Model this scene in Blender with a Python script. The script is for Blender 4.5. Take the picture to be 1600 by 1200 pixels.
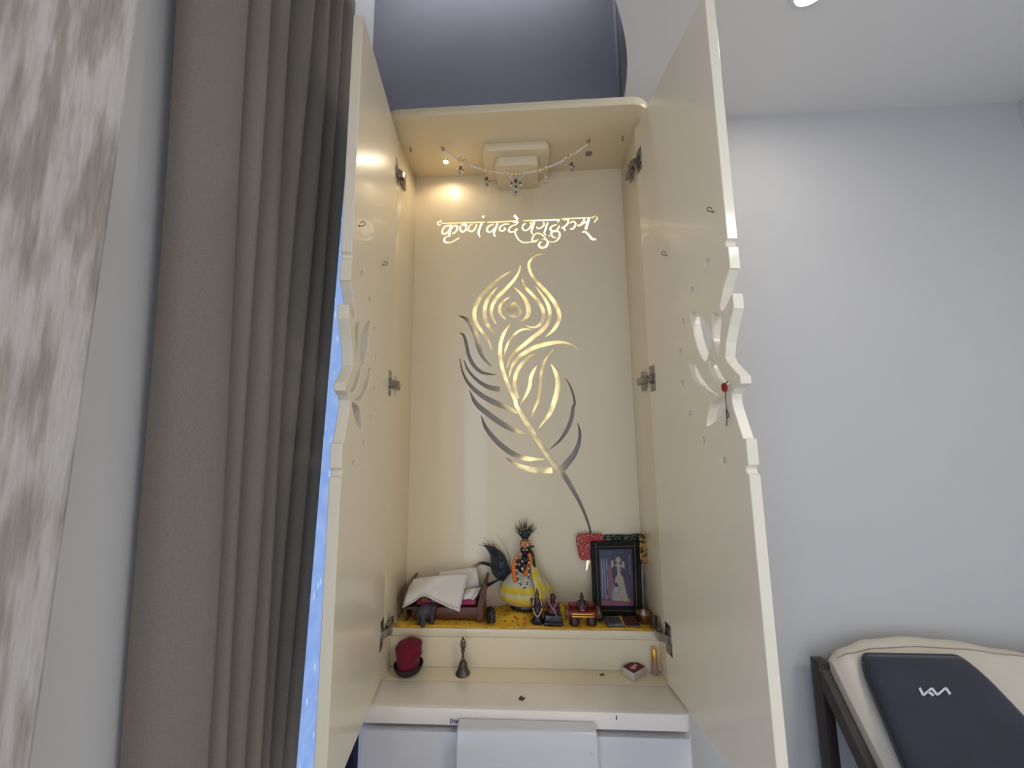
import bpy, bmesh, math, random
from mathutils import Vector, Matrix
from mathutils.geometry import delaunay_2d_cdt
for o in list(bpy.data.objects): bpy.data.objects.remove(o)
S = bpy.context.scene
COL = S.collection
random.seed(7)

# ------------------------------------------------------------------ camera
F = 590.17; PITCH, YAW, ROLL = 0.1346, 0.0514, -0.0110
CAM = Vector((0.0311, -1.0492, 0.0392))
_cp, _sp, _cy, _sy = math.cos(PITCH), math.sin(PITCH), math.cos(YAW), math.sin(YAW)
FW = Vector((-_sy*_cp, _cy*_cp, _sp)); R0 = Vector((_cy, _sy, 0)); U0 = R0.cross(FW)
RT = R0*math.cos(ROLL)+U0*math.sin(ROLL); UP = U0*math.cos(ROLL)-R0*math.sin(ROLL)
cd = bpy.data.cameras.new('camera'); cam = bpy.data.objects.new('camera', cd); COL.objects.link(cam)
cd.sensor_fit = 'HORIZONTAL'; cd.sensor_width = 36; cd.lens = F/1600*36; cd.clip_start = .01
M3 = Matrix((RT, UP, -FW)).transposed()
cam.matrix_world = Matrix.Translation(CAM) @ M3.to_4x4()
S.camera = cam
def at(px, py, Y):            # surveyed point of the photograph on the plane y = Y
    r = FW + RT*((px-800)/F) - UP*((py-600)/F); return CAM + r*((Y-CAM.y)/r.y)
def atz(px, py, Z):
    r = FW + RT*((px-800)/F) - UP*((py-600)/F); return CAM + r*((Z-CAM.z)/r.z)

# ------------------------------------------------------------------ world, exposure, large lights
w = bpy.data.worlds.new('world'); S.world = w; w.use_nodes = True
w.node_tree.nodes['Background'].inputs[0].default_value = (.93, .95, 1, 1)
w.node_tree.nodes['Background'].inputs[1].default_value = .95
S.view_settings.view_transform = 'Standard'; S.view_settings.look = 'None'
S.view_settings.exposure = 0; S.view_settings.gamma = 1; S.view_settings.use_curve_mapping = False
def area(name, loc, size, power, color=(1, 1, 1), rot=(0, 0, 0), shape='DISK', spread=None):
    l = bpy.data.lights.new(name, 'AREA'); l.shape = shape; l.size = size; l.energy = power; l.color = color
    if spread: l.spread = spread
    o = bpy.data.objects.new(name, l); COL.objects.link(o); o.location = loc; o.rotation_euler = rot; return o
ZC = 1.005          # false ceiling
FLOOR = -1.26
area('room_fill', (1.20, -1.5, ZC-.03), .5, 11, (1, .97, .93))  # unseen fill light, added to brighten the room from behind right

# ------------------------------------------------------------------ materials
MATS = {}
def mat(name, col, rough=.5, metal=0, spec=.5, coat=0, emit=None, estr=0, noise=None, bump=None, sheen=0, trans=0, ior=1.45):
    m = bpy.data.materials.new(name); m.use_nodes = True; nt = m.node_tree; b = nt.nodes['Principled BSDF']
    b.inputs['Base Color'].default_value = (*col, 1); b.inputs['Roughness'].default_value = rough
    b.inputs['Metallic'].default_value = metal; b.inputs['Specular IOR Level'].default_value = spec
    b.inputs['Coat Weight'].default_value = coat; b.inputs['Coat Roughness'].default_value = .08
    b.inputs['Sheen Weight'].default_value = sheen; b.inputs['Transmission Weight'].default_value = trans
    b.inputs['IOR'].default_value = ior
    if emit: b.inputs['Emission Color'].default_value = (*emit, 1); b.inputs['Emission Strength'].default_value = estr
    tc = nt.nodes.new('ShaderNodeTexCoord')
    if noise:     # (scale vec, colour2, low, high, detail)
        sc, c2, lo, hi, det = noise
        mp = nt.nodes.new('ShaderNodeMapping'); mp.inputs['Scale'].default_value = sc
        nz = nt.nodes.new('ShaderNodeTexNoise'); nz.inputs['Scale'].default_value = 1; nz.inputs['Detail'].default_value = det
        rp = nt.nodes.new('ShaderNodeValToRGB'); rp.color_ramp.elements[0].position = lo; rp.color_ramp.elements[1].position = hi
        rp.color_ramp.elements[0].color = (*col, 1); rp.color_ramp.elements[1].color = (*c2, 1)
        L = nt.links.new
        L(tc.outputs['Object'], mp.inputs[0]); L(mp.outputs[0], nz.inputs['Vector']); L(nz.outputs[0], rp.inputs[0]); L(rp.outputs[0], b.inputs['Base Color'])
    if bump:      # (scale vec, strength, distance)
        sc, st, di = bump
        mp = nt.nodes.new('ShaderNodeMapping'); mp.inputs['Scale'].default_value = sc
        nz = nt.nodes.new('ShaderNodeTexNoise'); nz.inputs['Scale'].default_value = 1; nz.inputs['Detail'].default_value = 4
        bp = nt.nodes.new('ShaderNodeBump'); bp.inputs['Strength'].default_value = st; bp.inputs['Distance'].default_value = di
        L = nt.links.new
        L(tc.outputs['Object'], mp.inputs[0]); L(mp.outputs[0], nz.inputs['Vector']); L(nz.outputs[0], bp.inputs['Height']); L(bp.outputs[0], b.inputs['Normal'])
    MATS[name] = m; return m
def nodes_of(m): return m.node_tree.nodes, m.node_tree.links.new, m.node_tree.nodes['Principled BSDF']
def voronoi_pattern(m, scale, thr, c_spot, feature='F1', soft=.03, stretch=(1, 1, 1)):
    """spots (or cell lines) of a printed cloth laid over the base colour"""
    N, L, b = nodes_of(m)
    tc = N.new('ShaderNodeTexCoord'); mp = N.new('ShaderNodeMapping'); mp.inputs['Scale'].default_value = stretch
    v = N.new('ShaderNodeTexVoronoi'); v.feature = feature; v.inputs['Scale'].default_value = scale
    rp = N.new('ShaderNodeValToRGB'); rp.color_ramp.elements[0].position = thr; rp.color_ramp.elements[1].position = thr+soft
    rp.color_ramp.elements[0].color = (1, 1, 1, 1); rp.color_ramp.elements[1].color = (0, 0, 0, 1)
    mx = N.new('ShaderNodeMix'); mx.data_type = 'RGBA'
    mx.inputs[7].default_value = (*c_spot, 1)
    src = b.inputs['Base Color'].links[0].from_socket if b.inputs['Base Color'].links else None
    if src: L(src, mx.inputs[6])
    else: mx.inputs[6].default_value = b.inputs['Base Color'].default_value
    L(tc.outputs['Object'], mp.inputs[0]); L(mp.outputs[0], v.inputs['Vector']); L(v.outputs['Distance'], rp.inputs[0]); L(rp.outputs[0], mx.inputs[0]); L(mx.outputs[2], b.inputs['Base Color'])
    return m

paint = mat('wall_paint', (.56, .543, .518), .75, noise=((3, 3, 3), (.54, .523, .50), .3, .7, 3), bump=((60, 60, 60), .06, .002))
ceil_m = mat('ceiling_paint', (.76, .74, .705), .8, bump=((50, 50, 50), .04, .002))
grey_p = mat('grey_cove_paint', (.27, .27, .305), .9, spec=.2, noise=((2, 2, .6), (.24, .24, .27), .3, .7, 3))
floor_m = mat('floor_tile', (.52, .48, .43), .25, noise=((2, 2, 2), (.6, .56, .5), .3, .7, 4))
plaster = mat('textured_plaster', (.42, .38, .345), .7, noise=((1, 62, 9), (.66, .62, .585), .43, .57, 9), bump=((30, 160, 30), .3, .002))
def brush(m):     # streaky trowel marks over the two tones
    N, L, b = nodes_of(m); tc = N.new('ShaderNodeTexCoord'); mp = N.new('ShaderNodeMapping'); mp.inputs['Scale'].default_value = (1, 330, 26)
    nz = N.new('ShaderNodeTexNoise'); nz.inputs['Scale'].default_value = 1; nz.inputs['Detail'].default_value = 5
    mx = N.new('ShaderNodeMix'); mx.data_type = 'RGBA'; mx.blend_type = 'OVERLAY'; mx.inputs[0].default_value = .35
    src = b.inputs['Base Color'].links[0].from_socket
    L(tc.outputs['Object'], mp.inputs[0]); L(mp.outputs[0], nz.inputs['Vector']); L(src, mx.inputs[6]); L(nz.outputs[0], mx.inputs[7]); L(mx.outputs[2], b.inputs['Base Color'])
brush(plaster)
cream = mat('cream_laminate', (.80, .68, .455), .30, coat=.5, noise=((4, 4, 1.5), (.77, .655, .44), .3, .7, 2), bump=((90, 90, 90), .02, .001))
white_lam = mat('white_laminate', (.62, .60, .585), .28, coat=.4, bump=((80, 80, 80), .02, .001))
ledge_lam = mat('ivory_laminate', (.88, .80, .695), .28, coat=.3, bump=((80, 80, 80), .02, .001), noise=((20, 20, 20), (.84, .755, .645), .35, .75, 5))
door_lam = mat('door_laminate', (.88, .785, .60), .32, coat=.45, noise=((4, 4, 1.5), (.85, .76, .58), .3, .7, 2), bump=((90, 90, 90), .02, .001))
backing = mat('cavity_backing', (.60, .55, .47), .32, spec=.6, noise=((30, 30, 30), (.55, .5, .43), .3, .7, 3))
led_m = mat('led_strip', (1, .9, .6), .5, emit=(1, .84, .40), estr=5)
led_feather = mat('led_feather_panel', (.50, .46, .40), .4, emit=(1, .84, .40), estr=.85)
def uneven(m):      # noise and an edge fade painted into the emission of the backlight
    N, L, b = nodes_of(m); tc = N.new('ShaderNodeTexCoord'); nz = N.new('ShaderNodeTexNoise'); nz.inputs['Scale'].default_value = 26; nz.inputs['Detail'].default_value = 1
    rp = N.new('ShaderNodeMapRange'); rp.inputs[1].default_value = .36; rp.inputs[2].default_value = .66; rp.inputs[3].default_value = .30; rp.inputs[4].default_value = 1.25
    L(tc.outputs['Object'], nz.inputs['Vector']); L(nz.outputs[0], rp.inputs[0]); aN = N.new('ShaderNodeAttribute'); aN.attribute_name = 'painted_glow'; ml = N.new('ShaderNodeMath'); ml.operation = 'MULTIPLY'
    L(rp.outputs[0], ml.inputs[0]); L(aN.outputs['Fac'], ml.inputs[1]); L(ml.outputs[0], b.inputs['Emission Strength'])
uneven(led_feather)
led_text = mat('led_panel', (1, .95, .8), .5, emit=(1, .90, .58), estr=1.5)
spot_m = mat('spot_lens', (1, .95, .85), .4, emit=(1, .84, .66), estr=40)
spot_off = mat('spot_lens_off', (.22, .21, .2), .3)
steel = mat('hinge_steel', (.42, .40, .38), .28, metal=1, noise=((90, 90, 90), (.25, .24, .23), .3, .7, 3))
hook_m = mat('hook_wire', (.16, .12, .09), .35, metal=.8)
gap_shade_m = mat('painted_gap_shade', (.03, .025, .02), .8)
window_dark = mat('navy_aluminium', (.02, .027, .06), .35, metal=.3)
win_bead = mat('window_white_bead', (.75, .78, .82), .4)
curtain_m = mat('curtain_weave', (.27, .236, .20), .92, sheen=.1, noise=((420, 420, 300), (.23, .20, .168), .3, .75, 3), bump=((700, 700, 500), .5, .0015))
glass_m = mat('frosted_blue_glass', (.10, .16, .30), .35, emit=(.25, .38, .72), estr=1.0, bump=((80, 80, 80), .2, .002))
def droplets(m):
    N, L, b = nodes_of(m); tc = N.new('ShaderNodeTexCoord'); mp = N.new('ShaderNodeMapping'); mp.inputs['Scale'].default_value = (60, 60, 17)
    v = N.new('ShaderNodeTexVoronoi'); v.inputs['Scale'].default_value = 1
    rp = N.new('ShaderNodeValToRGB'); e = rp.color_ramp.elements; e[0].position = .09; e[1].position = .2
    e[0].color = (.62, .75, 1, 1); e[1].color = (.26, .39, .72, 1)
    nz = N.new('ShaderNodeTexNoise'); nz.inputs['Scale'].default_value = 25; nz.inputs['Detail'].default_value = 4
    mx = N.new('ShaderNodeMix'); mx.data_type = 'RGBA'; mx.blend_type = 'SOFT_LIGHT'; mx.inputs[0].default_value = .5
    L(tc.outputs['Object'], mp.inputs[0]); L(mp.outputs[0], v.inputs['Vector']); L(v.outputs['Distance'], rp.inputs[0])
    L(tc.outputs['Object'], nz.inputs['Vector']); L(rp.outputs[0], mx.inputs[6]); L(nz.outputs[0], mx.inputs[7]); L(mx.outputs[2], b.inputs['Emission Color'])
droplets(glass_m)
fill_glass = mat('daylight_fill', (.3, .4, .6), .2, emit=(.52, .68, 1), estr=3.4)
yellow = mat('yellow_cloth', (.86, .52, .04), .85, noise=((22, 22, 22), (.62, .27, .02), .45, .75, 4), bump=((160, 160, 160), .3, .002))
voronoi_pattern(yellow, 85, .24, (.24, .17, .03)); voronoi_pattern(yellow, 50, .18, (.72, .13, .02))
yellow_hem = mat('yellow_hem', (.72, .38, .03), .85, noise=((60, 60, 60), (.5, .25, .02), .4, .7, 3))
wood = mat('dark_teak', (.075, .024, .012), .35, coat=.2, noise=((15, 60, 60), (.13, .045, .02), .3, .7, 5))
wood2 = mat('worn_teak', (.16, .07, .03), .4, coat=.2, noise=((15, 60, 40), (.06, .022, .012), .3, .7, 5))
white_cloth = mat('white_cotton', (.74, .68, .60), .9, bump=((300, 300, 300), .2, .001), noise=((30, 30, 30), (.69, .63, .56), .3, .7, 3))
stitch = mat('grey_stitch', (.30, .27, .22), .9)
magenta = mat('magenta_satin', (.36, .01, .12), .4, sheen=.3, noise=((60, 60, 60), (.24, .006, .05), .3, .7, 4), bump=((60, 60, 60), .4, .003))
maroon_c = mat('maroon_satin', (.20, .012, .03), .5, sheen=.3, bump=((60, 60, 60), .4, .003))
gold_c = mat('gold_brocade', (.36, .21, .05), .5, noise=((120, 120, 120), (.10, .05, .02), .45, .6, 4))
black_c = mat('black_velvet', (.008, .007, .008), .8)
slate = mat('slate_stone', (.035, .036, .04), .55, noise=((60, 60, 60), (.06, .06, .064), .3, .7, 4), bump=((90, 90, 90), .3, .001))
black_st = mat('black_stone', (.012, .012, .015), .28, coat=.3)
idol_m = mat('idol_black', (.008, .008, .011), .3, coat=.3)
skirt_m = mat('skirt_gauze', (.75, .55, .03), .65, sheen=.3)
def skirt_bands(m):    # the cloth itself: pale gauze above, a broad yellow border woven with pale lines
    N, L, b = nodes_of(m); tc = N.new('ShaderNodeTexCoord'); sp = N.new('ShaderNodeSeparateXYZ')
    rp = N.new('ShaderNodeValToRGB'); e = rp.color_ramp.elements
    e[0].position = 0; e[0].color = (.55, .32, .02, 1); e[1].position = 1; e[1].color = (.55, .53, .40, 1)
    for p, c in ((.20, (.66, .47, .04, 1)), (.27, (.52, .50, .33, 1)), (.33, (.62, .44, .03, 1)), (.45, (.70, .50, .03, 1)), (.49, (.50, .49, .36, 1))):
        n = e.new(p); n.color = c
    ml = N.new('ShaderNodeMath'); ml.operation = 'MULTIPLY'; ml.inputs[1].default_value = 1/.098
    nz = N.new('ShaderNodeTexNoise'); nz.inputs['Scale'].default_value = 70; nz.inputs['Detail'].default_value = 4
    mx = N.new('ShaderNodeMix'); mx.data_type = 'RGBA'; mx.blend_type = 'OVERLAY'; mx.inputs[0].default_value = .3
    L(tc.outputs['Object'], sp.inputs[0]); L(sp.outputs[2], ml.inputs[0]); L(ml.outputs[0], rp.inputs[0]); L(rp.outputs[0], mx.inputs[6]); L(nz.outputs[0], mx.inputs[7]); L(mx.outputs[2], b.inputs['Base Color']); L(tc.outputs['Object'], nz.inputs['Vector'])
skirt_bands(skirt_m)
shawl_m = mat('shawl_yellow', (.68, .48, .03), .6, sheen=.3, noise=((55, 55, 40), (.52, .52, .36), .48, .56, 3))
orange = mat('orange_garland', (.75, .14, .02), .7, noise=((300, 300, 300), (.85, .26, .04), .3, .7, 2))
crown_m = mat('crown_coral', (.45, .13, .04), .45, metal=.3, noise=((250, 250, 250), (.6, .35, .12), .4, .6, 2))
pearl = mat('pearl', (.82, .77, .70), .22, coat=.5)
gold = mat('gold_metal', (.80, .50, .14), .28, metal=1)
pale_gold = mat('pale_gold', (.80, .62, .34), .3, metal=.6)
gem_red = mat('red_gem', (.16, .008, .006), .15, coat=.6)
gem_green = mat('green_gem', (.03, .045, .012), .15, coat=.6)
clear = mat('clear_crystal', (.80, .74, .62), .15, trans=.7)
feather_m = mat('dark_feather', (.022, .022, .022), .6)
feather_eye = mat('feather_eye', (.003, .004, .012), .3)
feather_ring = mat('feather_ring', (.03, .035, .05), .4)
maroon_i = mat('maroon_resin', (.07, .018, .02), .4, coat=.2, noise=((150, 150, 150), (.03, .012, .015), .3, .7, 3))
pink_t = mat('pink_thread', (.42, .17, .20), .85)
pale_t = mat('pale_thread', (.55, .42, .32), .85)
red_seat = mat('red_lacquer', (.26, .03, .01), .4, noise=((80, 80, 80), (.16, .015, .008), .3, .7, 3))
frame_b = mat('frame_black', (.005, .005, .005), .5, spec=.25)
gold_line = mat('frame_gold_line', (.20, .14, .07), .5, metal=.4)
brown_book = mat('brown_cover', (.10, .028, .014), .6, noise=((50, 50, 50), (.07, .02, .012), .3, .7, 3))
tin_m = mat('grey_tin', (.13, .13, .14), .4, metal=.5, noise=((40, 40, 40), (.30, .30, .30), .45, .65, 2))
brass = mat('antique_brass', (.33, .23, .13), .3, metal=1)
bronze = mat('dull_bronze', (.075, .062, .055), .42, metal=.75, noise=((60, 60, 60), (.13, .11, .095), .3, .7, 4))
red_knit = mat('crimson_cloth', (.15, .003, .012), .95, sheen=.1, bump=((300, 300, 300), .3, .001))
bowl_black = mat('blackened_clay', (.02, .018, .018), .6)
red_thread = mat('red_thread', (.35, .02, .02), .85)
amber = mat('pink_amber_glass', (.62, .36, .27), .12, trans=.5, coat=.3)
gold_cap = mat('gold_cap', (.85, .50, .13), .25, metal=1)
card = mat('matchbox_card', (.62, .55, .45), .8)
label_m = mat('matchbox_label', (.09, .006, .014), .5)
label_p = mat('matchbox_pink', (.72, .30, .30), .5)
crumb_m = mat('dried_petal', (.09, .055, .03), .8)
red_print = mat('red_bandhani', (.40, .012, .012), .8, bump=((200, 200, 200), .3, .001))
voronoi_pattern(red_print, 150, .02, (.66, .46, .38), 'DISTANCE_TO_EDGE', .03)
black_print = mat('black_bandhani', (.008, .014, .012), .8)
voronoi_pattern(black_print, 95, .02, (.34, .36, .22), 'DISTANCE_TO_EDGE', .03)
gold_trim = mat('gold_zari', (.38, .22, .06), .4, metal=.5, noise=((160, 160, 160), (.02, .015, .01), .45, .58, 4))
leather = mat('cream_leather', (.60, .54, .43), .5, bump=((120, 120, 120), .15, .001), noise=((6, 6, 6), (.56, .50, .395), .3, .7, 3))
seam_m = mat('leather_seam', (.30, .24, .17), .7)
chair_wood = mat('espresso_wood', (.024, .018, .016), .42, noise=((15, 60, 60), (.036, .027, .023), .3, .7, 4))
velvet = mat('navy_velvet', (.018, .019, .030), .75, sheen=.2, noise=((9, 9, 9), (.027, .028, .042), .35, .7, 4), bump=((400, 400, 400), .25, .001))
logo_m = mat('silver_embroidery', (.62, .62, .64), .5)
sticker_m = mat('sticker_print', (.55, .55, .60), .5)
ink = mat('sticker_ink', (.04, .03, .09), .6)
lamp_m = mat('downlight_lens', (1, 1, 1), .5, emit=(1, .97, .9), estr=22)
white_pl = mat('white_plastic', (.78, .78, .78), .4)

# ------------------------------------------------------------------ mesh helpers
class MB:
    def __init__(s): s.v = []; s.f = []; s.m = []; s.mi = 0
    def add(s, vs, fs):
        n = len(s.v); s.v += [Vector(p) for p in vs]
        for f in fs: s.f.append([i+n for i in f]); s.m.append(s.mi)
        return s
    def box(s, x0, x1, y0, y1, z0, z1, b=0, M=None, seg=2):
        bm = bmesh.new(); bmesh.ops.create_cube(bm, size=1)
        for v in bm.verts: v.co = Vector(((x0+x1)/2+v.co.x*(x1-x0), (y0+y1)/2+v.co.y*(y1-y0), (z0+z1)/2+v.co.z*(z1-z0)))
        if b: bmesh.ops.bevel(bm, geom=bm.edges[:], offset=b, segments=seg, profile=.5, affect='EDGES')
        s.from_bm(bm, M); return s
    def from_bm(s, bm, M=None):
        bm.verts.index_update()
        s.add([(M @ v.co if M else v.co) for v in bm.verts], [[v.index for v in f.verts] for f in bm.faces]); bm.free()
    def tube(s, P, r, n=8, cap=True):
        P = [Vector(p) for p in P]; k = len(P)
        R = r if isinstance(r, (list, tuple)) else [r]*k
        vs = []; fs = []; ref = None
        for i in range(k):
            t = (P[min(i+1, k-1)]-P[max(i-1, 0)])
            t = t.normalized() if t.length > 1e-9 else Vector((0, 0, 1))
            if ref is None: ref = Vector((0, 0, 1)) if abs(t.z) < .9 else Vector((1, 0, 0))
            a = ref - t*ref.dot(t); a.normalize(); ref = a; b = t.cross(a)
            vs += [P[i]+(a*math.cos(2*math.pi*j/n)+b*math.sin(2*math.pi*j/n))*R[i] for j in range(n)]
        for i in range(k-1):
            for j in range(n): fs.append([i*n+j, i*n+(j+1) % n, (i+1)*n+(j+1) % n, (i+1)*n+j])
        if cap: fs.append(list(range(n))[::-1]); fs.append([(k-1)*n+j for j in range(n)])
        return s.add(vs, fs)
    def lathe(s, prof, c=(0, 0, 0), n=24, rad=None, cap=True):
        c = Vector(c); vs = []; fs = []
        for i, (r, z) in enumerate(prof):
            for j in range(n):
                a = 2*math.pi*j/n; rr = r*(rad(a, i/(len(prof)-1)) if rad else 1)
                vs.append(c+Vector((rr*math.cos(a), rr*math.sin(a), z)))
        for i in range(len(prof)-1):
            for j in range(n): fs.append([i*n+j, i*n+(j+1) % n, (i+1)*n+(j+1) % n, (i+1)*n+j])
        if cap: fs.append(list(range(n))[::-1]); fs.append([(len(prof)-1)*n+j for j in range(n)])
        return s.add(vs, fs)
    def ball(s, c, r, n=12, m=8, M=None):
        c = Vector(c); r = Vector(r) if hasattr(r, '__len__') else Vector((r, r, r)); vs = []; fs = []
        for i in range(1, m):
            th = math.pi*i/m
            for j in range(n):
                a = 2*math.pi*j/n; p = Vector((r.x*math.sin(th)*math.cos(a), r.y*math.sin(th)*math.sin(a), r.z*math.cos(th)))
                vs.append(c+(M @ p if M else p))
        top = len(vs); p = Vector((0, 0, r.z)); vs.append(c+(M @ p if M else p)); p = -p; vs.append(c+(M @ p if M else p))
        for i in range(m-2):
            for j in range(n): fs.append([i*n+j, (i+1)*n+j, (i+1)*n+(j+1) % n, i*n+(j+1) % n])
        for j in range(n): fs.append([top, j, (j+1) % n]); fs.append([top+1, (m-2)*n+(j+1) % n, (m-2)*n+j])
        return s.add(vs, fs)
    def grid(s, rows):
        k = len(rows[0]); vs = [p for r in rows for p in r]; fs = []
        for i in range(len(rows)-1):
            for j in range(k-1): fs.append([i*k+j, i*k+j+1, (i+1)*k+j+1, (i+1)*k+j])
        return s.add(vs, fs)
    def prism(s, poly, ext):       # closed polygon of 3-D points, extruded by a vector
        n = len(poly); e = Vector(ext); P = [Vector(p) for p in poly]
        fs = [list(range(n))[::-1], [n+i for i in range(n)]]+[[i, (i+1) % n, n+(i+1) % n, n+i] for i in range(n)]
        return s.add(P+[p+e for p in P], fs)
    def squash(s, y0, k):          # flatten front to back about the plane y0
        for p in s.v: p.y = y0+(p.y-y0)*k
        return s
    def build(s, name, m, parent=None, smooth=True, angle=40, org=None, solid=0, sub=0, remesh=0, kind=None):
        me = bpy.data.meshes.new(name)
        o0 = Vector(org) if org is not None else (Vector(parent['_o']) if parent is not None and '_o' in parent else Vector((0, 0, 0)))
        me.from_pydata([v-o0 for v in s.v], [], s.f)
        for mm in (m if isinstance(m, (list, tuple)) else [m]): me.materials.append(mm)
        for p, i in zip(me.polygons, s.m): p.material_index = i
        bm = bmesh.new(); bm.from_mesh(me); bmesh.ops.recalc_face_normals(bm, faces=bm.faces[:]); bm.to_mesh(me); bm.free()
        if smooth: me.shade_smooth()
        o = bpy.data.objects.new(name, me); COL.objects.link(o)
        if parent is not None: o.parent = parent; o['_o'] = list(o0)
        else: o.location = o0; o['_o'] = list(o0)
        if smooth and angle < 180 and not remesh: me.set_sharp_from_angle(angle=math.radians(angle))
        if solid: q = o.modifiers.new('thick', 'SOLIDIFY'); q.thickness = solid; q.offset = 0
        if remesh: q = o.modifiers.new('fuse', 'REMESH'); q.mode = 'VOXEL'; q.voxel_size = remesh; q.use_smooth_shade = True; q = o.modifiers.new('smooth', 'SMOOTH'); q.iterations = 3; q.factor = .5
        if sub: q = o.modifiers.new('round', 'SUBSURF'); q.levels = sub; q.render_levels = sub
        if kind: o['kind'] = kind
        return o
def tag(o, label, cat, group=None):
    o['label'] = label; o['category'] = cat
    if group: o['group'] = group
    return o
def thing(name, loc, label, cat, group=None):
    o = bpy.data.objects.new(name, None); COL.objects.link(o); o.location = loc; o['_o'] = list(loc); o.empty_display_size = .02
    return tag(o, label, cat, group)
def struct(o): o['kind'] = 'structure'; return o
def spline(P, n=6):
    P = [Vector(p) for p in P]; out = []
    for i in range(len(P)-1):
        a, b, c, d = P[max(i-1, 0)], P[i], P[i+1], P[min(i+2, len(P)-1)]
        for k in range(n):
            t = k/n; out.append(.5*((2*b)+(c-a)*t+(2*a-5*b+4*c-d)*t*t+(3*b-a-3*c+d)*t**3))
    out.append(P[-1]); return out
def stroke(P, W, n=6):
    """outline (px) of a brush stroke with the widths W at its points"""
    C = spline([(p[0], p[1], w) for p, w in zip(P, W)], n); L = []; Rr = []
    for i, c in enumerate(C):
        t = C[min(i+1, len(C)-1)]-C[max(i-1, 0)]; t = Vector((t.x, t.y)); t.normalize(); nn = Vector((-t.y, t.x)); h = max(c.z, .5)/2
        L.append((c.x+nn.x*h, c.y+nn.y*h)); Rr.append((c.x-nn.x*h, c.y-nn.y*h))
    return L+Rr[::-1]
def inside(p, poly):        # non-zero winding
    x, y = p; wn = 0
    for i in range(len(poly)):
        x0, y0 = poly[i]; x1, y1 = poly[(i+1) % len(poly)]
        if y0 <= y:
            if y1 > y and (x1-x0)*(y-y0)-(x-x0)*(y1-y0) > 0: wn += 1
        elif y1 <= y and (x1-x0)*(y-y0)-(x-x0)*(y1-y0) < 0: wn -= 1
    return wn != 0
def cut_sheet(outer, holes, place, d0, d1):
    """board of real thickness with real holes: outline and holes in 2-D, place(u, v, depth) -> 3-D"""
    vs = []; es = []
    for poly in [outer]+holes:
        n = len(vs); k = len(poly); vs += [Vector(p) for p in poly]; es += [(n+i, n+(i+1) % k) for i in range(k)]
    V, E, Fc, *_ = delaunay_2d_cdt(vs, es, [], 0, 1e-6)
    bb = [(min(p[0] for p in h), max(p[0] for p in h), min(p[1] for p in h), max(p[1] for p in h)) for h in holes]
    keep = []
    for f in Fc:
        c = (sum(V[i].x for i in f)/3, sum(V[i].y for i in f)/3)
        if not inside(c, outer): continue
        if any(b[0] <= c[0] <= b[1] and b[2] <= c[1] <= b[3] and inside(c, h) for b, h in zip(bb, holes)): continue
        keep.append(list(f))
    mb = MB(); n = len(V); cnt = {}
    for f in keep:
        for i in range(3):
            a, b = f[i], f[(i+1) % 3]; cnt.setdefault((min(a, b), max(a, b)), []).append((a, b))
    fs = keep+[[n+i for i in f[::-1]] for f in keep]
    for l in cnt.values():
        if len(l) == 1: a, b = l[0]; fs.append([b, a, n+a, n+b])
    mb.add([place(p.x, p.y, d0) for p in V]+[place(p.x, p.y, d1) for p in V], fs)
    return mb
def circle(cx, cy, r, n=16, ry=None): return [(cx+r*math.cos(2*math.pi*i/n), cy+(ry or r)*math.sin(2*math.pi*i/n)) for i in range(n)]
def smooth_poly(P, n=4):
    k = len(P); out = []
    for i in range(k):
        a, b, c, d = [Vector(P[(i+j) % k]) for j in (-1, 0, 1, 2)]
        for q in range(n):
            t = q/n; v = .5*((2*b)+(c-a)*t+(2*a-5*b+4*c-d)*t*t+(3*b-a-3*c+d)*t**3); out.append((v.x, v.y))
    return out
def round_rect(x0, x1, y0, y1, rf, rb=0, n=8):    # corners at y0 (front) rounded by rf, at y1 by rb
    P = []
    for cx, cy, a0, r in ((x1, y1, 0, rb), (x0, y1, 90, rb), (x0, y0, 180, rf), (x1, y0, 270, rf)):
        sx = -1 if cx == x1 else 1; sy = -1 if cy == y1 else 1
        if r == 0: P.append((cx, cy)); continue
        for i in range(n+1):
            a = math.radians(a0+90*i/n); P.append((cx+sx*r+r*math.cos(a), cy+sy*r+r*math.sin(a)))
    return P
def slab(poly, z0, z1, b=0):
    mb = MB(); bm = bmesh.new(); vs = [bm.verts.new((x, y, z0)) for x, y in poly]; f = bm.faces.new(vs)
    r = bmesh.ops.extrude_face_region(bm, geom=[f]); bmesh.ops.translate(bm, verts=[g for g in r['geom'] if isinstance(g, bmesh.types.BMVert)], vec=(0, 0, z1-z0))
    if b:
        ed = [e for e in bm.edges if abs(e.verts[0].co.z-e.verts[1].co.z) < 1e-6]
        bmesh.ops.bevel(bm, geom=ed, offset=b, segments=2, profile=.5, affect='EDGES')
    mb.from_bm(bm); return mb

# ------------------------------------------------------------------ the room
XL = -.48; XR = 1.49; YW = .03; YF = -3.0; ZT = 1.62
struct(MB().box(-.7, XR+.1, YF, YW+.1, FLOOR-.05, FLOOR).build('floor', floor_m, smooth=False))
struct(MB().box(-.7, XR+.1, YW, YW+.1, FLOOR, ZC).build('wall_back', paint, smooth=False))
struct(MB().box(XR, XR+.1, YF, YW, FLOOR, ZC).build('wall_right', paint, smooth=False))
hole = circle(-.29, 0, .611, 96)
struct(cut_sheet([(-.7, YF), (XR+.1, YF), (XR+.1, YW+.1), (-.7, YW+.1)], [hole], lambda u, v, d: Vector((u, v, d)), ZC, ZC+.02).build('ceiling', ceil_m, angle=30))
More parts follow.
